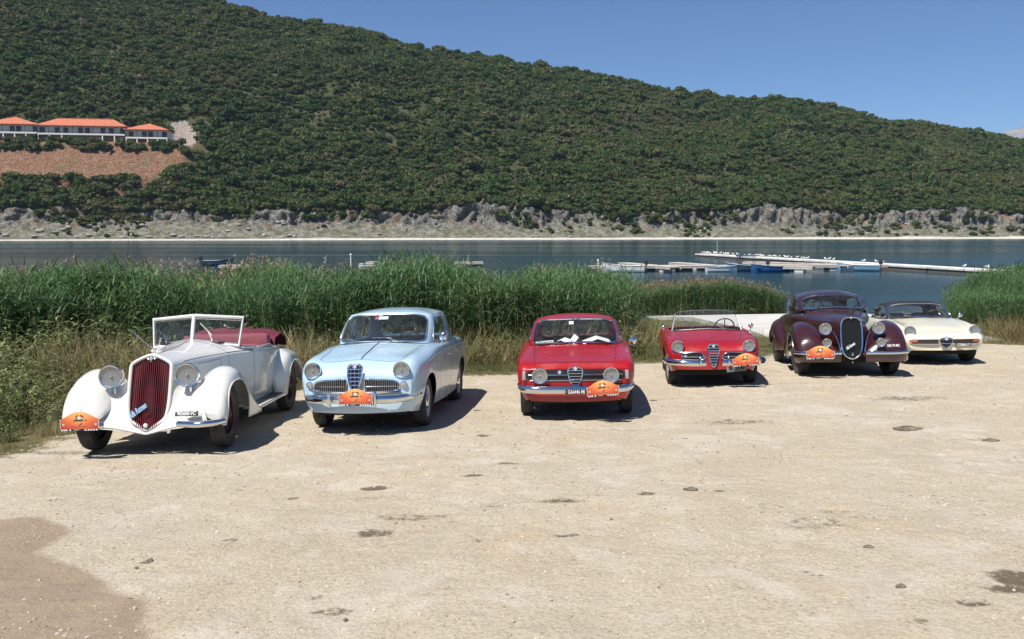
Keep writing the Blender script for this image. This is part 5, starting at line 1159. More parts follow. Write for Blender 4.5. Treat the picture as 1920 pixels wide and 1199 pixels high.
    for nm, q0, q1, mm in (('white_sticker', -.30, .10, mat('pale_sticker', (.45, .66, .66), .5)), ('red_sticker', -.44, -.33, mat('red_sticker', (.5, .05, .08), .5))):
        t = MB(); t.add([a(q0, .76), a(q1, .76), a(q1, .86), a(q0, .86)], [(0, 1, 2, 3)]); t.build(nm, mm, st, False)
    t = MB(); t.box((.775, 1.36, .80), (.02, .12, .02), bev=.006); t.build('door_handle', M_chrome, r); t = MB(); t.box((.775, 1.96, .80), (.02, .12, .02), bev=.006); t.build('door_handle', M_chrome, r)
    t = MB(); t.tube([(0, .99, 1.31), (0, .96, 1.36)], .006, 5); t.box((0, 1.0, 1.29), (.2, .02, .05), bev=.01); t.build('rear_view_mirror', M_black, r)
    return r
car_saloon()

# ---------------------------------------------------------------- red coupe
def car_coupe():
    r = car_root('parked_car', .87, 12.10, 4.0, 'red hardtop coupe with papers on its dashboard, third from the left')
    red = paint('bright_red_paint', (.33, .003, .007), .25, coat=.25)
    rows = [(-.66, [(.60, .27), (.66, .38), (.69, .50), (.69, .61), (.66, .665), (.42, .672), (0, .675)]), (-.63, [(.63, .26), (.695, .39), (.725, .53), (.725, .66), (.67, .715), (.44, .72), (0, .725)]),
            (-.45, [(.66, .25), (.73, .41), (.755, .57), (.745, .71), (.67, .765), (.45, .755), (0, .765)]), (-.1, [(.70, .24), (.765, .42), (.785, .60), (.765, .75), (.68, .805), (.47, .80), (0, .815)]),
            (.5, [(.72, .22), (.775, .42), (.79, .62), (.77, .79), (.69, .855), (.48, .875), (0, .895)]), (1.3, [(.73, .20), (.78, .42), (.79, .64), (.775, .82), (.71, .87), (.5, .89), (0, .91)]),
            (2.3, [(.73, .22), (.78, .43), (.79, .64), (.765, .82), (.69, .875), (.48, .89), (0, .90)]), (3.0, [(.66, .28), (.72, .42), (.73, .60), (.70, .77), (.61, .82), (.4, .835), (0, .845)]), (3.35, [(.56, .34), (.63, .44), (.66, .58), (.63, .70), (.54, .75), (.36, .76), (0, .765)])]
    sk = Skin(rows); base = [(0, .46, .915), (.34, .49, .905), (.60, .63, .885), (.675, .98, .868), (.69, 1.5, .868), (.67, 2.0, .868), (.57, 2.45, .868), (.32, 2.68, .868), (0, 2.73, .868)]
    top = [(0, .98, 1.24), (.32, 1.0, 1.235), (.535, 1.08, 1.215), (.565, 1.30, 1.215), (.56, 1.6, 1.22), (.54, 1.88, 1.21), (.45, 2.05, 1.19), (.25, 2.12, 1.19), (0, 2.14, 1.19)]
    pl = FULL([(x - .03 if x > .1 else x, y + (.05 if y < 1 else (-.04 if y > 2.3 else 0))) for x, y, z in base])
    cls = lambda x, y, z, t: None if (t > 4.0 and in_poly([x], [y], pl)[0]) else ('hood' if (t > 4.75 and -.60 < y < .40) else 'body')
    skin_parts(sk, ysamp(-.66, 3.35, 84, (0, 2.35), .345), 44, r, {'body': red}, arch((0, 2.35), .345, .22, .63), cls)
    F = Face(sk, -.66, .06, 3); V, f = F.mesh(); link('nose_panel', mesh_from('nose_panel', V, f, [red], None, True, 60), r)
    C = sk.P(3.35, np.linspace(0, 6, 20)); V = [tuple(p) for p in C] + [(-p[0], p[1], p[2]) for p in C[::-1]]; link('tail_panel', mesh_from('tail_panel', V, [tuple(range(len(V)))], [red], None, False), r)
    seam(sk, r, [(-.60, 6), (-.60, 5.4), (-.595, 4.8)], .010); seam(sk, r, [(-.595, 4.77), (-.2, 4.75), (.40, 4.72)], .008); seam(sk, r, [(.72, .25), (.72, 3.9)]); seam(sk, r, [(1.85, .3), (1.85, 3.9)])
    H = House(base, top, (0, 1.55, 1.285)); H.build(r, red, M_glass, [('windscreen', 0, 1.96, .49, .475, 9), ('side_window', 3.75, 1.35, .50, .40, 5), ('rear_window', 8, 1.95, .5, .46, 6)], M_chrome)
    tub(r, base, .25, .83); t = MB(); t.box((0, .66, .82), (1.15, .30, .12), bev=.04); t.build('dashboard', M_black, r)
    ms = mat('black_seat', (.025, .025, .026), .6); seat(r, -.33, 1.30, .25, .5, ms, .52); seat(r, .33, 1.30, .25, .5, ms, .52); steering(r, (.34, .90, .86), .18)
    under(r, -.5, 3.15, .56, .19, .40, (0, 2.35)); rm = mat('grey_rim', (.35, .35, .34), .4, .5); side_wheels(r, 2.35, 1.32, .30, .165, rm, M_chrome, 'steel', steer=.03, capr=.3)
    # black band, bars, lamps
    band = [(.0, .655), (.3, .655), (.5, .65), (.585, .62), (.60, .575), (.575, .53), (.5, .525), (.3, .522), (0, .52)]
    pts = band + [(-x, z) for x, z in band[-2:0:-1]]; O = outline(pts, 90); P3 = [(q[0], F.at(q[0], q[1]) - .008, q[1]) for q in O]
    V = []; f = []
    for x in np.linspace(-.63, .63, 41):
        hi = np.interp(abs(x), [0, .5, .61, .63], [.660, .658, .64, .60]); lo = np.interp(abs(x), [0, .5, .61, .63], [.505, .507, .53, .57]); V += [(x, F.at(x, lo) - .006, lo), (x, F.at(x, hi) - .006, hi)]
    f = [(2 * i, 2 * i + 2, 2 * i + 3, 2 * i + 1) for i in range(40)]; g = link('grille_band', mesh_from('grille_band', V, f, [M_black], None, False), r)
    t = MB(); t.tube([(x, F.at(x, .522) - .010, .520) for x in np.linspace(-.58, .58, 30)], .006, 5); t.build('lower_trim', M_chrome, g)
    for s in (-1, 1):
        t = MB(); t.tube([(s * x, F.at(x, .592) - .022, .592) for x in np.linspace(.10, .36, 6)], .008, 6); t.build('cross_bar', M_chrome, g); t = MB(); t.tube([(s * x, F.at(x, .592) - .022, .592) for x in np.linspace(.555, .60, 3)], .006, 6); t.build('cross_bar', M_chrome, g)
        headlight(r, (s * .452, F.at(.45, .58) - .03, .582), .094, M_black, .10)
        o = empty('indicator', (s * .655, F.at(.655, .585) - .02, .585), r); t = MB(); t.box((0, 0, 0), (.042, .05, .11), bev=.018); t.build('lens', M_clearl, o); t = MB(); t.box((0, .012, 0), (.054, .045, .124), bev=.02); t.build('bezel', M_chrome, o)
    badge_(r, (-.20, F.at(.2, .625) - .016, .625), .026)
    shield(r, (0, -.745, .425), .185, .262, -.06, 6, r=.009)
    bumper(r, [(0, -.80, .405), (.3, -.795, .405), (.52, -.775, .41), (.645, -.72, .415), (.70, -.60, .425), (.73, -.42, .43)], .10, .045)
    plate(r, (0.01, -.850, .385), .275, .062, 'G66446 MI'); rally(r, (.345, -.905, .355), .41, rot=(0, math.radians(-4), -.05))
    C = [(x, -.70 + x * x * .4, .29) for x in np.linspace(-.58, .58, 20)]; V, f = sweep(C, [(0, -.05), (.02, 0), (0, .07), (-.02, .07), (-.03, -.05)]); link('front_valance', mesh_from('front_valance', V, f, [red], None, True, 60), r)
    wiper(r, (-.10, .41, .915), (-.30, .44, .935), (-.52, .52, .925), M_black); wiper(r, (.44, .47, .905), (.26, .42, .93), (.04, .41, .935), M_black); mirror(r, (.745, .72, .86), (.82, .70, .915), .058)
    o = empty('windscreen_sticker', (0, 0, 0), r); t = MB(); a = lambda q, v: H.P(q, v)[0] + np.array([0, -.008, .002]); t.add([a(-.24, .74), a(-.05, .74), a(-.05, .86), a(-.24, .86)], [(0, 1, 2, 3)]); t.build('white_sticker', M_pwhite, o, False)
    t = MB(); t.box((.0, 1.06, 1.16), (.2, .02, .05), bev=.01); t.tube([(0, 1.05, 1.19), (0, 1.03, 1.23)], .006, 5); t.build('rear_view_mirror', M_black, r)
    # papers lying on the dashboard are things of their own
    pm_ = mat('paper', (.74, .74, .71), .9); M4 = r.matrix_basis
    for (x, y, a, w, h, fold, lab) in ((.30, .66, .15, .40, .24, .07, 'large folded white map on the dashboard of the red coupe, at the steering wheel side'), (-.18, .66, -.3, .24, .18, .06, 'white paper sheet propped in the middle of the red coupe dashboard'), (-.43, .66, .1, .26, .12, .03, 'low crumpled white paper at the left end of the red coupe dashboard'), (.02, .72, .5, .16, .14, .09, 'small white sheet standing behind the others on the red coupe dashboard')):
        V = [(-w / 2, -h / 2, 0), (0, -h / 2, fold), (w / 2, -h / 2, .01), (-w / 2, h / 2, .03), (w * .05, h / 2, fold * 1.5), (w / 2, h / 2, .05)]
        q = link('paper', mesh_from('paper', V, [(0, 1, 4, 3), (1, 2, 5, 4)], [pm_], None, False)); q.matrix_basis = M4 @ Matrix.Translation((x, y, .885)) @ Matrix.Rotation(a, 4, 'Z'); tag(q, lab, 'paper')
    return r
car_coupe()

# ---------------------------------------------------------------- red open spider
def car_spider():
    r = car_root('parked_car', 3.36, 15.19, 7.5, 'small open red roadster with chrome twin bumpers, fourth from the left')
    red = paint('deep_red_paint', (.31, .004, .010), .25, coat=.25)
    rows = [(-.64, [(.56, .29), (.62, .37), (.655, .46), (.65, .54), (.56, .58), (.36, .585), (0, .59)]), (-.60, [(.60, .27), (.66, .38), (.70, .50), (.695, .62), (.60, .69), (.40, .66), (0, .665)]), (-.48, [(.65, .25), (.705, .40), (.735, .54), (.725, .68), (.62, .755), (.43, .71), (0, .72)]),
            (-.1, [(.70, .23), (.745, .41), (.765, .58), (.75, .73), (.635, .80), (.44, .78), (0, .80)]), (.5, [(.72, .22), (.765, .42), (.78, .60), (.765, .76), (.67, .83), (.47, .85), (0, .875)]), (.95, [(.72, .20), (.77, .42), (.78, .60), (.765, .78), (.69, .84), (.5, .85), (0, .86)]),
            (1.5, [(.72, .20), (.77, .42), (.78, .60), (.765, .78), (.69, .84), (.5, .85), (0, .86)]), (2.2, [(.72, .22), (.77, .42), (.78, .60), (.755, .77), (.66, .83), (.45, .84), (0, .84)]), (2.8, [(.64, .28), (.70, .42), (.71, .56), (.68, .69), (.58, .74), (.4, .75), (0, .76)]), (3.1, [(.5, .34), (.58, .44), (.60, .54), (.57, .62), (.48, .66), (.32, .67), (0, .67)])]
    sk = Skin(rows); cock = [(0, .58, .85), (.45, .62, .83), (.60, .80, .81), (.64, 1.1, .80), (.63, 1.5, .80), (.5, 1.72, .80), (0, 1.78, .80)]; pl = FULL([(x, y) for x, y, z in cock])
    cls = lambda x, y, z, t: None if (t > 3.6 and in_poly([x], [y], pl)[0]) else ('hood' if (t > 4.75 and -.46 < y < .34) else 'body')
    skin_parts(sk, ysamp(-.64, 3.1, 84, (0, 2.2), .335), 44, r, {'body': red}, arch((0, 2.2), .335, .22, .62), cls)
    F = Face(sk, -.64, .07); V, f = F.mesh(); link('nose_panel', mesh_from('nose_panel', V, f, [red], None, True, 60), r)
    C = sk.P(3.1, np.linspace(0, 6, 20)); V = [tuple(p) for p in C] + [(-p[0], p[1], p[2]) for p in C[::-1]]; link('tail_panel', mesh_from('tail_panel', V, [tuple(range(len(V)))], [red], None, False), r)
    seam(sk, r, [(-.44, 6), (-.45, 5.5), (-.42, 5.1), (-.30, 4.9), (0, 4.78), (.34, 4.6)], .008); seam(sk, r, [(.70, .25), (.70, 4.0)]); seam(sk, r, [(1.6, .3), (1.6, 4.0)])
    tub(r, cock, .25, .80, shrink=0); t = MB(); t.box((0, .66, .79), (1.16, .16, .12), bev=.04); t.build('dashboard', red, r)
    ms = mat('red_seat', (.20, .012, .02), .6); seat(r, -.31, 1.22, .22, .48, ms, .46); seat(r, .31, 1.22, .22, .48, ms, .46); steering(r, (.33, .86, .90), .168)
    B = [(-.605, .66, .835), (-.55, .50, .855), (-.35, .42, .87), (0, .395, .885), (.35, .42, .87), (.55, .50, .855), (.605, .66, .835)]; Tt = [(-.525, .90, 1.145), (-.49, .80, 1.165), (-.3, .73, 1.185), (0, .71, 1.195), (.3, .73, 1.185), (.49, .80, 1.165), (.525, .90, 1.145)]
    q = np.linspace(0, 6, 40); Bc = cr(np.array(B), q); Tc = cr(np.array(Tt), q); w = empty('windscreen', (0, 0, 0), r); V = list(Bc) + list(Tc); link('glass', mesh_from('glass', V, [(i, i + 1, i + 41, i + 40) for i in range(39)], [glass_mat('clear_windscreen', (.93, .95, .94))], None, True, 0), w)
    t = MB(); t.tube(list(Bc) + list(Tc[::-1]), .013, 6, closed=True); t.build('frame', mat('windscreen_frame_steel', (.20, .21, .22), .45, .8), w)
    under(r, -.5, 2.95, .56, .18, .38, (0, 2.2)); rm = mat('silver_rim', (.42, .42, .41), .4, .5); side_wheels(r, 2.2, 1.29, .30, .155, rm, M_chrome, 'steel', steer=.08, capr=.33)
    for s in (-1, 1): headlight(r, (s * .565, -.625, .665), .092, red, .16)
    shield(r, (0, -.74, .335), .172, .365, -.10, 7, r=.013, fat=.004)
    for s in (-1, 1):
        o = empty('side_grille', (0, 0, 0), r); pts = [(.14, .50), (.20, .555), (.30, .565), (.46, .56), (.50, .535), (.50, .48), (.46, .455), (.30, .45), (.18, .455)]; O = outline(pts, 48); P3 = [(s * q_[0], F.at(q_[0], q_[1]) - .014, q_[1]) for q_ in O]
        t = MB(); t.tube(P3, .010, 6, closed=True); t.build('frame', M_chrome, o); t = MB(); n = len(P3); c = (s * .33, F.at(.33, .5) - .008, .51); t.add([(p[0], p[1] + .008, p[2]) for p in P3] + [c], [((i + 1) % n, i, n) if s < 0 else (i, (i + 1) % n, n) for i in range(n)]); t.build('grille_backing', M_black, o)
        t = MB(); t.tube([(s * x, F.at(x, .5) - .02, .498) for x in np.linspace(.16, .49, 6)], .006, 5); t.build('bar', M_chrome, o); t = MB(); t.lathe([(.026, .02), (.026, -.004), (.001, -.012)], 'y', 18, (s * .445, F.at(.445, .5) - .02, .505)); t.build('side_lamp', M_clearl, o)
        P = cr(np.array([(s * .13, -.82, .405), (s * .28, -.83, .405), (s * .50, -.80, .41), (s * .64, -.73, .42), (s * .735, -.60, .43), (s * .765, -.42, .435)]), np.linspace(0, 5, 40)); P = P if s < 0 else P[::-1]; P = P[::-1]
        prof = [(-.01, -.05), (.022, -.046), (.04, -.02), (.045, 0), (.036, .026), (.02, .046), (-.01, .05)]; V, f = sweep([tuple(p) for p in P], prof); link('bumper', mesh_from('bumper', V, f, [M_chrome], None, True, 60), r)
        t = MB(); t.tube([(s * .225, -.885, .37), (s * .225, -.90, .42), (s * .222, -.89, .47), (s * .218, -.87, .525), (s * .216, -.85, .545)], [.018, .026, .024, .017, .006], 10); t.build('overrider', M_chrome, r)
    plate(r, (.345, -.86, .315), .31, .085, '7A 3094', rot=(0, math.radians(-6), -.06), m=mat('grey_plate', (.16, .165, .16), .6), ml=mat('plate_dark', (.03, .03, .03), .6)); rally(r, (.485, -.94, .385), .42, rot=(0, math.radians(-4), -.06))
    wiper(r, (-.24, .40, .88), (-.32, .47, .97), (-.44, .56, 1.09)); wiper(r, (.30, .41, .88), (.14, .44, .95), (.02, .47, 1.0)); mirror(r, (-.73, .52, .80), (-.745, .50, .925), .042); mirror(r, (.73, .52, .80), (.745, .50, .925), .045)
    t = MB(); t.ball((0, -.45, .735), .016, 0, 5, (1, 2, .8)); t.build('hood_badge', M_chrome, r)
    t = MB(); t.box((0, .66, .872), (.22, .05, .035), bev=.012); t.tube([(0, .6, .88), (0, .56, .98)], .005, 5); t.build('rear_view_mirror', M_black, r)
    # side lamp showing behind the plate
    t = MB(); t.lathe([(.05, .02), (.055, 0), (.04, -.02), (.001, -.026)], 'y', 20, (.79, -.55, .42)); t.build('round_side_reflector', mat('dark_blue_reflector', (.03, .04, .09), .15, .6), r)
    return r
car_spider()

# ---------------------------------------------------------------- cream spider with black soft top
def car_cream():
    r = car_root('parked_car', 8.40, 18.0, 8.0, 'cream coloured low sports car with a raised black soft top, the rightmost')
    cream = paint('cream_paint', (.72, .68, .53), .25)
    rows = [(-.80, [(.56, .28), (.62, .33), (.655, .40), (.66, .46), (.63, .505), (.40, .52), (0, .525)]), (-.76, [(.60, .27), (.665, .34), (.70, .42), (.70, .49), (.63, .545), (.42, .56), (0, .565)]), (-.55, [(.67, .25), (.73, .37), (.765, .48), (.755, .58), (.645, .655), (.44, .62), (0, .63)]),
            (-.30, [(.71, .24), (.765, .39), (.795, .51), (.78, .63), (.665, .725), (.46, .69), (0, .705)]), (.1, [(.74, .23), (.79, .40), (.812, .54), (.79, .68), (.67, .775), (.46, .755), (0, .775)]), (.65, [(.74, .22), (.795, .40), (.815, .55), (.79, .70), (.68, .80), (.47, .82), (0, .84)]),
            (1.4, [(.74, .20), (.795, .40), (.815, .55), (.79, .71), (.70, .80), (.5, .82), (0, .83)]), (2.25, [(.74, .22), (.795, .40), (.815, .55), (.785, .70), (.68, .79), (.46, .80), (0, .81)]), (3.0, [(.64, .30), (.70, .40), (.715, .50), (.68, .62), (.58, .70), (.4, .71), (0, .72)]), (3.4, [(.45, .36), (.52, .42), (.54, .48), (.50, .53), (.42, .56), (.3, .57), (0, .575)])]
    sk = Skin(rows); base = [(0, .60, .85), (.34, .63, .84), (.60, .76, .82), (.69, 1.05, .80), (.70, 1.5, .795), (.68, 1.9, .795), (.60, 2.18, .80), (.35, 2.32, .81), (0, 2.35, .815)]
    top = [(0, 1.05, 1.14), (.28, 1.07, 1.135), (.50, 1.16, 1.11), (.54, 1.32, 1.11), (.55, 1.55, 1.11), (.54, 1.75, 1.10), (.47, 1.90, 1.08), (.26, 1.98, 1.08), (0, 2.0, 1.08)]
    pl = FULL([(x - .03 if x > .1 else x, y + (.05 if y < 1 else (-.04 if y > 2.1 else 0))) for x, y, z in base])
    cls = lambda x, y, z, t: None if (t > 4.0 and in_poly([x], [y], pl)[0]) else ('hood' if (t > 4.7 and -.6 < y < .5) else 'body')
    skin_parts(sk, ysamp(-.80, 3.4, 84, (0, 2.25), .34), 44, r, {'body': cream}, arch((0, 2.25), .34, .22, .60), cls)
    F = Face(sk, -.80, .08, 2.5); V, f = F.mesh(); link('nose_panel', mesh_from('nose_panel', V, f, [cream], None, True, 60), r)
    seam(sk, r, [(-.3, 4.6), (.1, 4.55), (.5, 4.5)]); seam(sk, r, [(.78, .25), (.78, 3.9)]); seam(sk, r, [(1.75, .3), (1.75, 3.9)])
    cloth = mat('black_canvas', (.016, .016, .022), .85)
    H = House(base, top, (0, 1.5, 1.165)); H.build(r, cloth, M_glass, [('windscreen', 0, 1.92, .48, .44, 7), ('side_window', 3.45, 1.15, .46, .36, 5), ('rear_window', 8, 1.5, .5, .36, 4)], M_chromed, frame_name='soft_top')
    for s in (-1, 1): t = MB(); t.tube([H.P(s * 2.02, v)[0] + np.array([s * .006, -.006, 0]) for v in np.linspace(-.02, .98, 8)], .016, 6); t.build('windscreen_pillar', M_chromed, r)
    tub(r, base, .25, .78); t = MB(); t.box((0, .80, .76), (1.1, .24, .10), bev=.04); t.build('dashboard', M_black, r)
    ms = mat('black_vinyl_seat', (.03, .025, .025), .6); seat(r, -.32, 1.35, .2, .48, ms, .58); seat(r, .32, 1.35, .2, .48, ms, .58); steering(r, (.34, .98, .82), .18)
    under(r, -.6, 3.1, .58, .18, .36, (0, 2.25)); rm = mat('dark_steel_rim', (.2, .2, .2), .4, .6); side_wheels(r, 2.25, 1.32, .30, .165, rm, M_chromed, 'steel', steer=.1, capr=.3)
    for s in (-1, 1):
        headlight(r, (s * .592, -.675, .635), .096, cream, .20, tilt=-.16, yaw=s * .1, ring=M_chromed)
        P = [(-.0, 0)]; t = MB(); t.tube([(s * .60 + .115 * math.cos(a), -.60 + .10 * math.sin(a) * .62 + .03, .645 + .095 * math.sin(a)) for a in np.linspace(0, 2 * PI, 33)[:-1]], .007, 5, closed=True); t.build('lamp_rim', cream, r)
        P = cr(np.array([(s * .13, -.905, .405), (s * .3, -.895, .405), (s * .52, -.85, .405), (s * .66, -.77, .41), (s * .765, -.60, .415), (s * .80, -.42, .42)]), np.linspace(0, 5, 40)); P = P if s > 0 else P[::-1]
        P = P if s < 0 else P; V, f = sweep([tuple(p) for p in (P if s > 0 else P)], [(-.01, -.011), (.014, -.009), (.018, 0), (.014, .009), (-.01, .011)]); link('bumper_blade', mesh_from('bumper_blade', V, f, [M_chrome], None, True, 60), r)
        V = []
        for x in np.linspace(.13, .60, 18): V += [(s * x, F.at(x, .42) - .012, .405 + .015 * x), (s * x, F.at(x, .48) - .012, .49)]
        link('grille_opening', mesh_from('grille_opening', V, [(2 * i, 2 * i + 2, 2 * i + 3, 2 * i + 1) for i in range(17)], [mat('dark_brown_mesh', (.03, .018, .018), .6)], None, False), r)
        t = MB(); P = [(s * x, y, z) for x, y, z in ((.50, -.85, .455), (.60, -.80, .455), (.69, -.73, .46), (.76, -.62, .465))]; t.tube(P, [.022, .034, .034, .016], 8); o = t.build('indicator', M_amber, r)
    t = MB(); t.tube([(x, F.at(x, .405) - .02, .405) for x in np.linspace(-.58, .58, 30)], .007, 5); t.build('grille_bar', M_chromed, r)
    shield(r, (0, -.925, .315), .235, .205, -.1, 3, M_chromed, r=.008)
    plate(r, (.30, -.935, .385), .27, .06, 'C70006 LT', rot=(0, 0, -.08), m=mat('plate_brown', (.10, .09, .075), .6))
    wiper(r, (-.28, .59, .86), (-.42, .64, .875), (-.55, .72, .87), M_black); wiper(r, (.22, .57, .865), (.08, .58, .885), (-.1, .58, .885), M_black); mirror(r, (.73, .80, .79), (.80, .76, .87), .045)
    t = MB(); t.box((.0, 1.12, 1.09), (.2, .02, .05), bev=.01); t.build('rear_view_mirror', M_black, r); return r
car_cream()
# ---------------------------------------------------------------- pre-war style cars
def mirror_pts(rows): return [(y, [(-p[0],) + tuple(p[1:]) for p in c]) for y, c in rows]
def fender(root, rows, s, ys, m, cut, name, nt_=34, lipm=None):
    sk = Skin(rows if s > 0 else mirror_pts(rows), False); out, G = skin_parts(sk, ys, nt_, root, {'body': m}, cut, lambda x, y, z, t: name, mirror=False)
    # close the front and back ends
    for row, fl in ((G[0], 1), (G[-1], 0)):
        c = row.mean(0); V = list(row) + [c]; n = len(row); F = [((i, i + 1, n) if fl else (i + 1, i, n)) for i in range(n - 1)]; link('end_panel', mesh_from('end_panel', V, F, [m], None, True, 0), out[name])
    # rolled lip round the wheel opening
    lip = [tuple(r_[0]) for r_ in G]; t = MB(); t.tube(lip, .009, 6); t.build('rolled_edge', lipm or m, out[name]); return out[name]
def car_white():
    r = car_root('parked_car', -4.0, 10.14, -.5, 'white pre-war open tourer with a maroon slatted grille and folded maroon hood, the leftmost')
    wh = paint('ivory_white_paint', (.68, .675, .64), .25, dust=.12); mar = mat('maroon_slats', (.095, .006, .012), .6, spec=.2); marc = mat('maroon_canvas', (.12, .014, .028), .85, build=lambda nt, b: NT(nt).bump(NT(nt).noise(NT(nt).obj(), 9, 5, .6), .5, .05, b))
    lean = lambda z: (z - .24) * .30 - .37
    L = lambda x, z: (x, z, lean(z))
    rows = [(-.0, [L(.205, .40), L(.228, .6), L(.235, .86), L(.215, .97), L(.10, 1.035), L(0, 1.06)]), (.12, [(.22, .40, -.16), (.25, .62, -.13), (.26, .88, -.06), (.23, .985, -.03), (.11, 1.045, -.01), (0, 1.07, 0)]), (.6, [(.32, .36), (.36, .6), (.375, .87), (.33, .995), (.17, 1.07), (0, 1.10)]),
            (1.15, [(.50, .30), (.53, .6), (.54, .88), (.51, 1.0), (.27, 1.11), (0, 1.15)]), (1.5, [(.62, .28), (.65, .6), (.655, .86), (.63, .99), (.35, 1.05), (0, 1.07)]), (2.0, [(.68, .28), (.71, .6), (.71, .86), (.675, .985), (.4, 1.0), (0, 1.0)]), (2.6, [(.68, .28), (.71, .6), (.71, .85), (.67, .96), (.4, .98), (0, .98)]),
            (3.2, [(.58, .32), (.61, .55), (.61, .76), (.57, .87), (.33, .90), (0, .91)]), (3.75, [(.30, .36), (.33, .48), (.33, .58), (.30, .64), (.18, .66), (0, .67)])]
    sk = Skin(rows); cock = [(0, 1.30), (.40, 1.36), (.58, 1.5), (.63, 1.8), (.64, 2.3), (.60, 2.7), (0, 2.75)]; pl = FULL(cock)
    cls = lambda x, y, z, t: None if (t > 2.9 and in_poly([x], [y], pl)[0]) else ('bonnet' if (y < 1.02) else ('door' if (1.55 < y < 2.35 and t < 3.1) else 'body'))
    skin_parts(sk, ysamp(0, 3.75, 84), 38, r, {'body': wh}, None, cls); C = sk.P(3.75, np.linspace(0, 5, 16)); V = [tuple(p) for p in C] + [(-p[0], p[1], p[2]) for p in C[::-1]]; link('tail_panel', mesh_from('tail_panel', V, [tuple(range(len(V)))], [wh], None, False), r)
    seam(sk, r, [(.12, 5), (.6, 5), (1.02, 5)], .012, mirror=False, m=M_chromed, lift=.004); seam(sk, r, [(1.02, .2), (1.02, 2.5), (1.02, 4.9)]); seam(sk, r, [(.15, 2.75), (.6, 2.85), (1.02, 2.9)]); seam(sk, r, [(1.55, .1), (1.55, 3.0)]); seam(sk, r, [(2.35, .1), (2.35, 3.0)]); seam(sk, r, [(1.02, 2.9), (1.6, 2.95), (2.9, 3.0)], .01)
    for (a, b) in (((.40, 1.15), (.85, 1.15)), ((.40, 2.2), (.85, 2.35)), ((.40, 1.15), (.40, 2.2)), ((.85, 1.15), (.85, 2.35))): seam(sk, r, [a, b], .005, 'louvre_line', m=mat('shadow_line', (.25, .25, .24), .6))
    tub(r, [(x, y) for x, y in cock], .3, .93, marc, 0)
    # grille shell
    g = empty('radiator_grille', (0, 0, 0), r); gy = lambda z: lean(z) - .02
    half = [(0, 1.065), (.10, 1.035), (.19, .99), (.222, .95), (.226, .88), (.226, .62), (.214, .46), (.185, .375), (.08, .30), (0, .262)]; pts = half + [(-x, z) for x, z in half[-2:0:-1]]
    for off, rad, nm in ((0, .021, 'shell'), ): t = MB(); t.tube([(x, gy(z), z) for x, z in outline(pts, 96)], rad, 8, closed=True); t.build(nm, wh, g)
    O = outline([(x * .95, .665 + (z - .665) * .96) for x, z in pts], 80); t = MB(); t.add([(x, gy(z) + .02, z) for x, z in O], [tuple(range(80))]); t.build('grille_backing', mat('grille_dark', (.05, .006, .010), .7), g, False)
    zz = O[:, 1]; xx = O[:, 0]
    for k in range(19):
        x = -.198 + .396 * k / 18; near = np.argsort(np.abs(xx - x))[:10]; lo, hi = zz[near].min() + .006, zz[near].max() - .004; t = MB(); t.tube([(x, gy(lo) - .002 - .03 * (1 - abs(x) / .22), lo), (x, gy((lo + hi) / 2) - .002 - .03 * (1 - abs(x) / .22), (lo + hi) / 2), (x, gy(hi) + .0 - .02 * (1 - abs(x) / .22), hi)], .0065, 5); t.build('slat', mar, g)
    badge_(g, (0, gy(1.04) - .040, 1.035), .026); t = MB(); t.add([(-.055, gy(1.045) - .022, 1.035), (0, gy(1.0) - .03, 1.0), (.055, gy(1.045) - .022, 1.035), (0, gy(1.09), 1.075)], [(0, 1, 2, 3)]); t.build('badge_plate', mat('badge_steel', (.25, .26, .27), .4, .8), g, False)
    t = MB(); t.lathe([(.022, .01), (.026, 0), (.018, -.012), (.001, -.016)], 'y', 16, (0, gy(.31) - .045, .315)); t.build('crank_cap', mat('cap_white', (.7, .7, .68), .3), g)
    text_mesh('script_badge', 'Alfa Romeo', .095, mat('script_blue_enamel', (.30, .45, .60), .3), g, (-.095, gy(.47) - .058, .475), (PI / 2 - .25, -.62, 0), shear=.35, bold=.003, sx=.50)
    # apron between grille and wings
    for s in (-1, 1):
        Lc = cr(np.array([(0, -.405, .235), (.10, -.395, .285), (.19, -.37, .37), (.232, -.31, .50), (.25, -.25, .66), (.262, -.15, .80)]), np.linspace(0, 5, 30)); Rc = cr(np.array([(.72, -.515, .33), (.70, -.52, .42), (.66, -.475, .53), (.60, -.37, .64), (.56, -.18, .74), (.53, .10, .78)]), np.linspace(0, 5, 30)); V = []; n = 16
        for a, b in zip(Lc, Rc):
            for k in range(n + 1):
                q = k / n; p = a * (1 - q) + b * q; sag = math.sin(PI * q); p = p + np.array([0, .05 * sag, -.055 * sag]) * np.clip((p[2] - .3) * 4, 0, 1); V.append((s * p[0], p[1], p[2]))
        F = grid_faces(30, n + 1); F = F if s < 0 else F[:, ::-1]; link('front_apron', fast_mesh('front_apron', V, F, [wh]), r)
    t = MB(); P = [(.72, -.52, .335), (.4, -.46, .315), (.2, -.43, .27), (.06, -.41, .235), (0, -.41, .225)]; P = P + [(-x, y, z) for x, y, z in P[-2::-1]]; t.tube(list(cr(np.array(P), np.linspace(0, 8, 50))), .012, 6); t.build('apron_edge', wh, r)
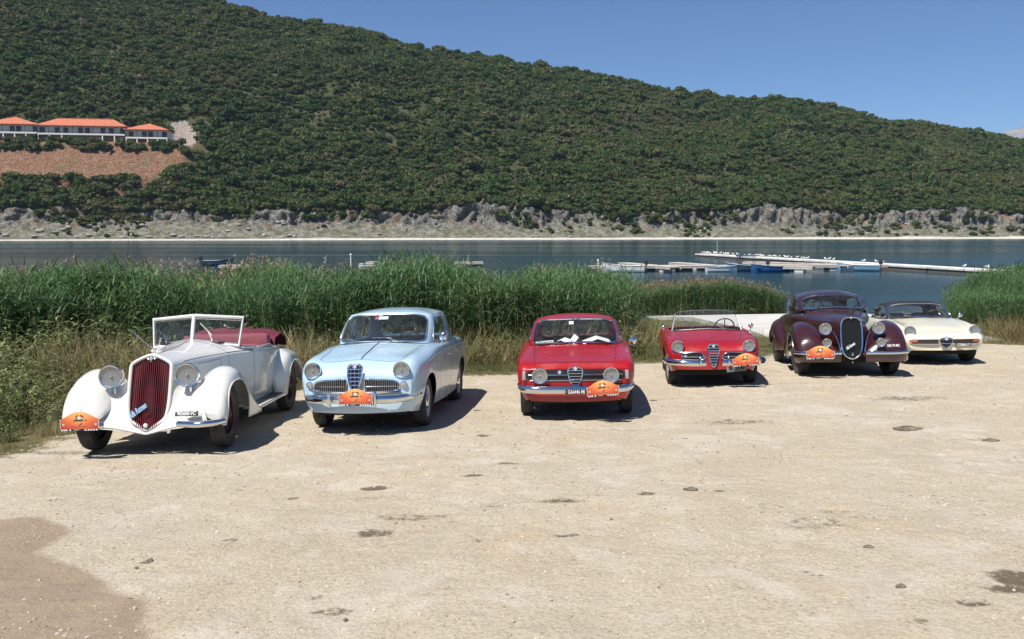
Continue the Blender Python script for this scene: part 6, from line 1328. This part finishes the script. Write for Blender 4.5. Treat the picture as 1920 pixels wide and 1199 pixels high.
    ft = [(-.50, [(.82, .34), (.84, .38), (.80, .43), (.70, .45), (.60, .44), (.54, .41), (.52, .38)]), (-.46, [(.86, .315), (.885, .42), (.84, .53), (.70, .57), (.56, .53), (.47, .46), (.45, .42)]), (-.34, [(.885, .30), (.905, .48), (.86, .66), (.70, .72), (.54, .64), (.44, .54), (.42, .48)]), (-.12, [(.89, .29), (.91, .56), (.865, .79), (.70, .86), (.54, .77), (.44, .64), (.42, .58)]),
          (.10, [(.89, .28), (.91, .60), (.865, .84), (.70, .905), (.54, .83), (.44, .68), (.42, .6)]), (.35, [(.885, .27), (.905, .56), (.86, .76), (.70, .84), (.54, .78), (.44, .66), (.42, .6)]), (.62, [(.88, .26), (.895, .42), (.85, .57), (.70, .64), (.54, .60), (.46, .54), (.44, .48)]), (.88, [(.875, .25), (.88, .32), (.84, .40), (.70, .44), (.56, .42), (.5, .40), (.48, .36)]), (1.05, [(.87, .25), (.875, .275), (.83, .31), (.70, .33), (.56, .32), (.52, .31), (.5, .30)])]
    cut = arch((0.02,), .43, .27, .755)
    for s in (-1, 1): fender(r, ft, s, ysamp(-.50, 1.05, 50, (.02,), .43), wh, cut, 'front_wing')
    C0 = 2.9; rt = [(C0 - .62, [(.74, .30), (.76, .40), (.74, .5), (.70, .56), (.66, .60), (.60, .62), (.56, .62)]), (C0 - .45, [(.84, .28), (.86, .48), (.82, .66), (.74, .74), (.66, .78), (.6, .80), (.56, .80)]), (C0 - .15, [(.88, .28), (.90, .55), (.86, .79), (.76, .88), (.66, .92), (.6, .92), (.56, .90)]),
          (C0 + .15, [(.88, .28), (.90, .55), (.86, .78), (.76, .87), (.66, .90), (.6, .90), (.56, .88)]), (C0 + .55, [(.86, .28), (.88, .46), (.84, .62), (.74, .70), (.62, .72), (.56, .72), (.5, .72)]), (C0 + .95, [(.82, .28), (.83, .32), (.79, .37), (.68, .40), (.56, .40), (.5, .40), (.46, .40)])]
    for s in (-1, 1): fender(r, rt, s, ysamp(C0 - .62, C0 + .95, 44, (C0,), .41), wh, arch((C0,), .41, .28, .73), 'rear_wing')
    for s in (-1, 1): t = MB(); t.box((s * .76, 1.68, .30), (.22, 1.35, .045), bev=.018); o = t.build('running_board', wh, r); t = MB(); t.box((s * .765, 1.68, .326), (.14, 1.2, .008)); t.build('tread_strip', M_black, o)
    # windscreen, vee shaped in a white frame
    w = empty('windscreen', (0, 0, 0), r); bl, tl, bc, tc = (.535, 1.32, 1.05), (.575, 1.43, 1.405), (0, 1.15, 1.13), (0, 1.26, 1.45)
    for s in (-1, 1):
        q = lambda p: (s * p[0], p[1], p[2]); t = MB(); t.tube([q(bc), q(bl), q(tl), q(tc)], .027, 8); t.build('frame', wh, w); t = MB(); t.add([q(bc), q(bl), q(tl), q(tc)], [(0, 1, 2, 3)]); t.build('pane', M_glass, w, False)
        t = MB(); i_ = lambda p, a, b: q((p[0] * .93 + .02, p[1] - .012 + a, p[2] + b)); t.tube([i_(bc, 0, .035), i_(bl, 0, .035), i_(tl, 0, -.035), i_(tc, 0, -.035)], .007, 6, closed=True); t.build('pane_trim', M_chromed, w)
    t = MB(); t.tube([bc, tc], .026, 8); t.build('centre_post', wh, w)
    for s in (-1, 1): t = MB(); t.box((s * .27, 1.17, 1.105), (.26, .035, .03), bev=.01); t.build('ventilator', M_black, r)
    t = MB(); C = [(.56, 1.34, 1.03), (.62, 1.50, 1.02), (.66, 1.62, 1.0)]; t.tube([(p) for p in C], .02, 6); t.tube([(-p[0], p[1], p[2]) for p in C], .02, 6); t.build('windscreen_bracket', wh, r)
    wiper(r, (-.34, 1.19, 1.12), (-.37, 1.21, 1.22), (-.46, 1.25, 1.29), M_chromed); wiper(r, (.25, 1.16, 1.14), (.2, 1.18, 1.25), (.10, 1.18, 1.36), M_pwhite)
    # folded hood and seats
    V = []; ny_, nx_ = 22, 34
    for i in range(ny_):
        q = i / (ny_ - 1); a = PI * q
        for j in range(nx_):
            x = -1 + 2 * j / (nx_ - 1); y = 2.98 - .36 * math.cos(a) + .06 * (1 - x * x); z = .92 + .27 * math.sin(a) * (1 - .28 * abs(x) ** 3) + .015 * math.sin(7 * a + 3 * x) + .03 * noise.noise(Vector((x * 3.1, q * 3, 5))); V.append((x * .655, y, z + .02 * noise.noise(Vector((x * 5, y * 6, 1)))))
    link('folded_hood', fast_mesh('folded_hood', V, grid_faces(ny_, nx_), [marc]), r)
    lea = mat('pink_leather', (.27, .075, .085), .45, build=lambda nt, b: NT(nt).bump(NT(nt).noise(NT(nt).obj(), 7, 4, .6), .3, .04, b))
    t = MB(); t.box((0, 2.58, .93), (1.22, .22, .42), bev=.09); t.build('rear_seat_back', lea, r); seat(r, -.32, 1.88, .42, .55, lea, .48); seat(r, .32, 1.88, .42, .55, lea, .48); steering(r, (-.30, 1.55, 1.08), .2)
    t = MB(); t.box((0, 1.44, .96), (1.1, .12, .2), bev=.04); t.build('dashboard', marc, r)
    for s in (-1, 1):
        t = MB(); t.box((s * .66, 1.95, .995), (.05, .8, .035), bev=.014); t.build('door_top_rail', wh, r); t = MB(); t.box((s * .735, 2.2, .86), (.03, .10, .02), bev=.006); t.build('door_handle', M_chrome, r)
        headlight(r, (s * .42, -.25, .845), .122, M_chrome, .22); t = MB(); t.tube([(s * .42, -.17, .75), (s * .425, -.16, .66), (s * .43, -.13, .58)], [.024, .018, .034], 8); t.build('headlight_stalk', M_chrome, r)
    under(r, -.1, 3.6, .42, .24, .46, (0, 2.9), .36, 1.44); t = MB(); t.tube([(-.6, -.02, .34), (.6, -.02, .34)], .03, 8); t.box((-.30, -.02, .33), (.06, .6, .05)); t.box((.30, -.02, .33), (.06, .6, .05)); t.build('front_axle', M_under, r)
    rm = mat('maroon_rim', (.06, .008, .012), .4); side_wheels(r, 2.9, 1.46, .365, .16, rm, M_chrome, 'wire', .66, steer=.03, capr=.15)
    P = cr(np.array([(.40, -.53, .345), (.50, -.57, .345), (.62, -.60, .345), (.78, -.57, .35), (.87, -.46, .355)]), np.linspace(0, 4, 30)); V, f = sweep([tuple(p) for p in P], [(-.01, -.035), (.02, -.032), (.036, -.01), (.036, .008), (.02, .03), (-.01, .034)]); link('bumper', mesh_from('bumper', V, f, [M_chrome], None, True, 60), r)
    P = P * [-1, 1, 1]; V, f = sweep([tuple(p) for p in P[::-1]], [(-.01, -.035), (.02, -.032), (.036, -.01), (.036, .008), (.02, .03), (-.01, .034)]); link('bumper', mesh_from('bumper', V, f, [M_chrome], None, True, 60), r)
    plate(r, (.50, -.545, .455), .25, .055, '905600-VC', rot=(-.35, 0, .0)); rally(r, (-.60, -.66, .335), .42)
    t = MB(); t.ball((.04, -.21, .235), .0, 0, 4); t = MB(); t.tube([(-.50, 1.3, 1.0), (-.66, 1.22, 1.16), (-.78, 1.16, 1.30)], .006, 5); t.build('aerial_stem', M_chromed, r)
    return r
car_white()

def car_burgundy():
    r = car_root('parked_car', 5.93, 16.0, 9.0, 'dark burgundy streamlined coupe with a tall narrow grille and bulging wings, fifth from the left')
    bu = paint('burgundy_paint', (.034, .0028, .0065), .25, coat=.7, dust=.18)
    lean = lambda z: (z - .34) * .16 - .18
    L = lambda x, z: (x, z, lean(z))
    rows = [(-.48, [L(.16, .34), L(.185, .5), L(.19, .80), L(.17, .95), L(.09, 1.01), L(0, 1.03)]), (-.30, [(.24, .34, -.04), (.28, .55, -.02), (.285, .82), (.25, .97), (.12, 1.03), (0, 1.05)]), (.3, [(.42, .32), (.46, .55), (.47, .82), (.42, .98), (.22, 1.07), (0, 1.09)]), (.95, [(.58, .28), (.62, .55), (.63, .85), (.585, 1.02), (.33, 1.12), (0, 1.14)]),
            (1.5, [(.68, .26), (.73, .55), (.735, .85), (.70, 1.0), (.45, 1.08), (0, 1.1)]), (2.2, [(.72, .26), (.77, .55), (.77, .83), (.73, .97), (.45, 1.03), (0, 1.05)]), (2.9, [(.70, .28), (.76, .5), (.76, .76), (.70, .91), (.42, .98), (0, 1.0)]), (3.6, [(.5, .32), (.56, .46), (.56, .62), (.5, .74), (.3, .78), (0, .8)]), (4.1, [(.2, .36), (.24, .42), (.24, .48), (.2, .53), (.12, .55), (0, .56)])]
    sk = Skin(rows); base = [(0, .88, 1.155), (.32, .91, 1.14), (.57, 1.04, 1.095), (.66, 1.32, 1.03), (.68, 1.75, 1.0), (.66, 2.2, .985), (.56, 2.8, .95), (.34, 3.2, .90), (0, 3.35, .88)]
    top = [(0, 1.20, 1.395), (.30, 1.22, 1.39), (.525, 1.33, 1.355), (.585, 1.52, 1.36), (.60, 1.8, 1.38), (.575, 2.1, 1.37), (.46, 2.4, 1.33), (.27, 2.56, 1.31), (0, 2.62, 1.30)]
    pl = FULL([(x - .03 if x > .1 else x, y + (.05 if y < 1.2 else (-.1 if y > 2.6 else 0))) for x, y, z in base])
    cls = lambda x, y, z, t: None if (t > 2.9 and in_poly([x], [y], pl)[0]) else ('bonnet' if y < .85 else 'body')
    skin_parts(sk, ysamp(-.48, 4.1, 84), 38, r, {'body': bu}, None, cls)
    seam(sk, r, [(-.3, 2.9), (.3, 3.0), (.85, 3.05)], .012, m=M_chromed, lift=.005, name='belt_strip'); seam(sk, r, [(.85, 3.05), (1.4, 3.05), (2.4, 3.05)], .012, m=M_chromed, lift=.005, name='belt_strip'); seam(sk, r, [(1.12, .2), (1.12, 3.0)]); seam(sk, r, [(2.15, .2), (2.15, 3.0)])
    t = MB(); t.tube([sk.P(y, 5)[0] + (0, 0, .003) for y in np.linspace(-.3, .82, 12)], .006, 5); t.build('bonnet_spear', bu, r)
    H = House(base, top, (0, 1.85, 1.475), .045); H.build(r, bu, M_glass, [('windscreen', 0, 1.84, .49, .455, 5), ('side_window', 3.45, 1.0, .50, .38, 4), ('rear_quarter_window', 5.3, .55, .5, .34, 3), ('rear_window', 8, 1.1, .5, .3, 3)], M_chrome)
    tub(r, base, .3, .95); t = MB(); t.box((0, 1.06, 1.06), (1.0, .2, .12), bev=.04); t.build('dashboard', bu, r); ms = mat('brown_leather_seat', (.07, .03, .02), .6); seat(r, -.31, 1.62, .42, .5, ms, .52); seat(r, .31, 1.62, .42, .5, ms, .52); steering(r, (-.31, 1.32, 1.12), .2)
    g = empty('radiator_grille', (0, 0, 0), r); gy = lambda z: -.48 + lean(z) - .02
    half = [(0, 1.035), (.085, 1.03), (.145, .985), (.168, .90), (.176, .75), (.170, .58), (.150, .46), (.10, .375), (0, .335)]; pts = half + [(-x, z) for x, z in half[-2:0:-1]]
    t = MB(); t.tube([(x, gy(z), z) for x, z in outline(pts, 96)], .014, 8, closed=True); t.build('chrome_surround', M_chrome, g); O = outline([(x * .95, .685 + (z - .685) * .97) for x, z in pts], 80); t = MB(); t.add([(x, gy(z) + .02, z) for x, z in O], [tuple(range(80))]); t.build('grille_backing', M_black, g, False)
    zz = O[:, 1]; xx = O[:, 0]; gm2 = mat('dark_grille_bars', (.015, .02, .02), .35, .5)
    for k in range(13):
        x = -.144 + .288 * k / 12; near = np.argsort(np.abs(xx - x))[:10]; lo, hi = zz[near].min() + .006, zz[near].max() - .004; t = MB(); t.tube([(x, gy(lo), lo), (x, gy(hi), hi)], .005, 5); t.build('slat', gm2, g)
    text_mesh('script_badge', 'Alfa Romeo', .07, M_pwhite, g, (-.03, gy(.54) - .03, .55), (PI / 2 - .15, -.62, 0), shear=.35, bold=.002, sx=.5)
    t = MB(); t.ball((0, gy(.40) - .02, .405), .024, 0, 8); t.build('crank_cap', M_chrome, g); badge_(g, (0, gy(1.03) - .018, 1.03), .022); t = MB(); t.ball((0, gy(.3) - .02, .275), .014, 0, 6); t.build('tow_stud', M_chrome, r)
    ft = [(-.70, [(.76, .34), (.80, .39), (.76, .45), (.62, .48), (.42, .46), (.28, .42), (.20, .38)]), (-.66, [(.84, .29), (.885, .42), (.83, .56), (.64, .62), (.42, .56), (.26, .48), (.17, .40)]), (-.5, [(.89, .27), (.925, .48), (.87, .70), (.66, .78), (.44, .68), (.28, .56), (.20, .46)]), (-.2, [(.90, .26), (.94, .56), (.885, .83), (.68, .91), (.46, .80), (.34, .66), (.28, .55)]),
          (.08, [(.90, .26), (.94, .60), (.885, .87), (.69, .945), (.50, .85), (.40, .70), (.36, .6)]), (.45, [(.90, .26), (.93, .54), (.87, .78), (.71, .86), (.56, .80), (.48, .68), (.44, .6)]), (.85, [(.88, .25), (.90, .44), (.84, .62), (.73, .70), (.64, .68), (.58, .62), (.54, .56)]), (1.3, [(.84, .25), (.85, .34), (.81, .42), (.75, .47), (.70, .47), (.66, .45), (.64, .4)]), (1.75, [(.80, .25), (.81, .28), (.79, .31), (.76, .33), (.73, .33), (.70, .32), (.68, .3)])]
    for s in (-1, 1): o = fender(r, ft, s, ysamp(-.70, 1.75, 62, (0,), .40), bu, arch((0,), .40, .26, .72), 'front_wing', lipm=M_chromed)
    C0 = 2.7; rt = [(C0 - .70, [(.78, .28), (.79, .34), (.78, .4), (.76, .44), (.74, .47), (.72, .48), (.70, .48)]), (C0 - .45, [(.87, .27), (.89, .46), (.85, .62), (.78, .70), (.72, .74), (.68, .75), (.64, .74)]), (C0 - .1, [(.91, .27), (.94, .54), (.90, .77), (.80, .87), (.70, .90), (.64, .88), (.6, .84)]), (C0 + .2, [(.91, .27), (.94, .54), (.89, .76), (.79, .85), (.68, .87), (.62, .84), (.58, .8)]), (C0 + .6, [(.87, .27), (.9, .46), (.85, .62), (.74, .70), (.62, .72), (.54, .70), (.48, .66)]), (C0 + 1.05, [(.76, .3), (.78, .35), (.74, .4), (.64, .44), (.54, .45), (.46, .44), (.4, .42)])]
    for s in (-1, 1): fender(r, rt, s, ysamp(C0 - .70, C0 + 1.05, 44, (C0,), .37), bu, arch((C0,), .37, .27, .66), 'rear_wing')
    for s in (-1, 1):
        headlight(r, (s * .435, -.62, .845), .096, bu, .20, ring=M_chrome); headlight(r, (s * .435, -.78, .615), .070, M_chrome, .10, name='fog_lamp')
        t = MB(); t.tube([(s * .435, -.70, .56), (s * .435, -.66, .50)], .012, 6); t.build('fog_lamp_bracket', M_chromed, r)
        P = cr(np.array([(s * .20, -.80, .445), (s * .45, -.84, .445), (s * .68, -.82, .445), (s * .86, -.72, .445), (s * .935, -.56, .445)]), np.linspace(0, 4, 30)); P = P if s > 0 else P[::-1]
        V, f = sweep([tuple(p) for p in P], [(-.01, -.03), (.02, -.026), (.032, 0), (.02, .026), (-.01, .03)]); link('bumper', mesh_from('bumper', V, f, [M_chrome], None, True, 60), r)
        V, f = sweep([tuple(p + np.array([0, .03, 0])) for p in P], [(-.02, -.16), (.0, -.15), (.012, -.035), (-.02, -.035)]); link('bumper_apron', mesh_from('bumper_apron', V, f, [bu], None, True, 60), r)
        t = MB(); t.tube([(s * x, y, z) for x, y, z in ((.30, -.60, .80), (.24, -.66, .66), (.205, -.70, .52), (.20, -.71, .43))], .008, 6); t.build('side_spear', M_chrome, r)
        sp = Skin(ft if s > 0 else mirror_pts(ft), False); lip = [sp.P(y, 0)[0] for y in (0,)]
    under(r, -.4, 3.7, .5, .24, .46, (0, 2.7), .35, 1.46); rm = mat('dark_rim', (.03, .012, .016), .4); side_wheels(r, 2.7, 1.50, .345, .165, rm, M_chrome, 'steel', .62, steer=.12, capr=.36, trr=1.58)
    rally(r, (-.565, -.925, .375), .47); text_mesh('number_lettering', '305179-MC', .062, M_pwhite, r, (.64, -.795, .56), (PI / 2 - .35, 0, .12), bold=.001, sx=.72)
    wiper(r, (-.30, .88, 1.165), (-.22, .93, 1.20), (-.04, .99, 1.235), M_black); wiper(r, (.34, .90, 1.15), (.42, .98, 1.20), (.48, 1.12, 1.32), M_black); t = MB(); t.box((0, .93, 1.17), (.28, .10, .05), bev=.02); t.build('scuttle_vent', M_black, r); mirror(r, (.70, 1.1, 1.02), (.80, 1.06, 1.10), .05, M_black)
    t = MB(); t.box((.745, 1.95, .9), (.02, .12, .02), bev=.006); t.box((-.745, 1.95, .9), (.02, .12, .02), bev=.006); t.build('door_handle', M_chrome, r); return r
car_burgundy()
# ================================================================== air
M_haze = bpy.data.materials.new('haze'); M_haze.use_nodes = True; hn = M_haze.node_tree; hn.nodes.remove(hn.nodes['Principled BSDF'])
pv = hn.nodes.new('ShaderNodeVolumePrincipled'); pv.inputs['Density'].default_value = 6.5e-5; pv.inputs['Color'].default_value = (.60, .79, 1.0, 1); pv.inputs['Anisotropy'].default_value = 0.0
hn.links.new(pv.outputs[0], hn.nodes['Material Output'].inputs['Volume'])
t = MB(); t.box((500, 1500, 440 / 2 - 6), (6000, 4200, 440)); hz = t.build('haze', M_haze, None, False); tag(hz, kind='stuff')
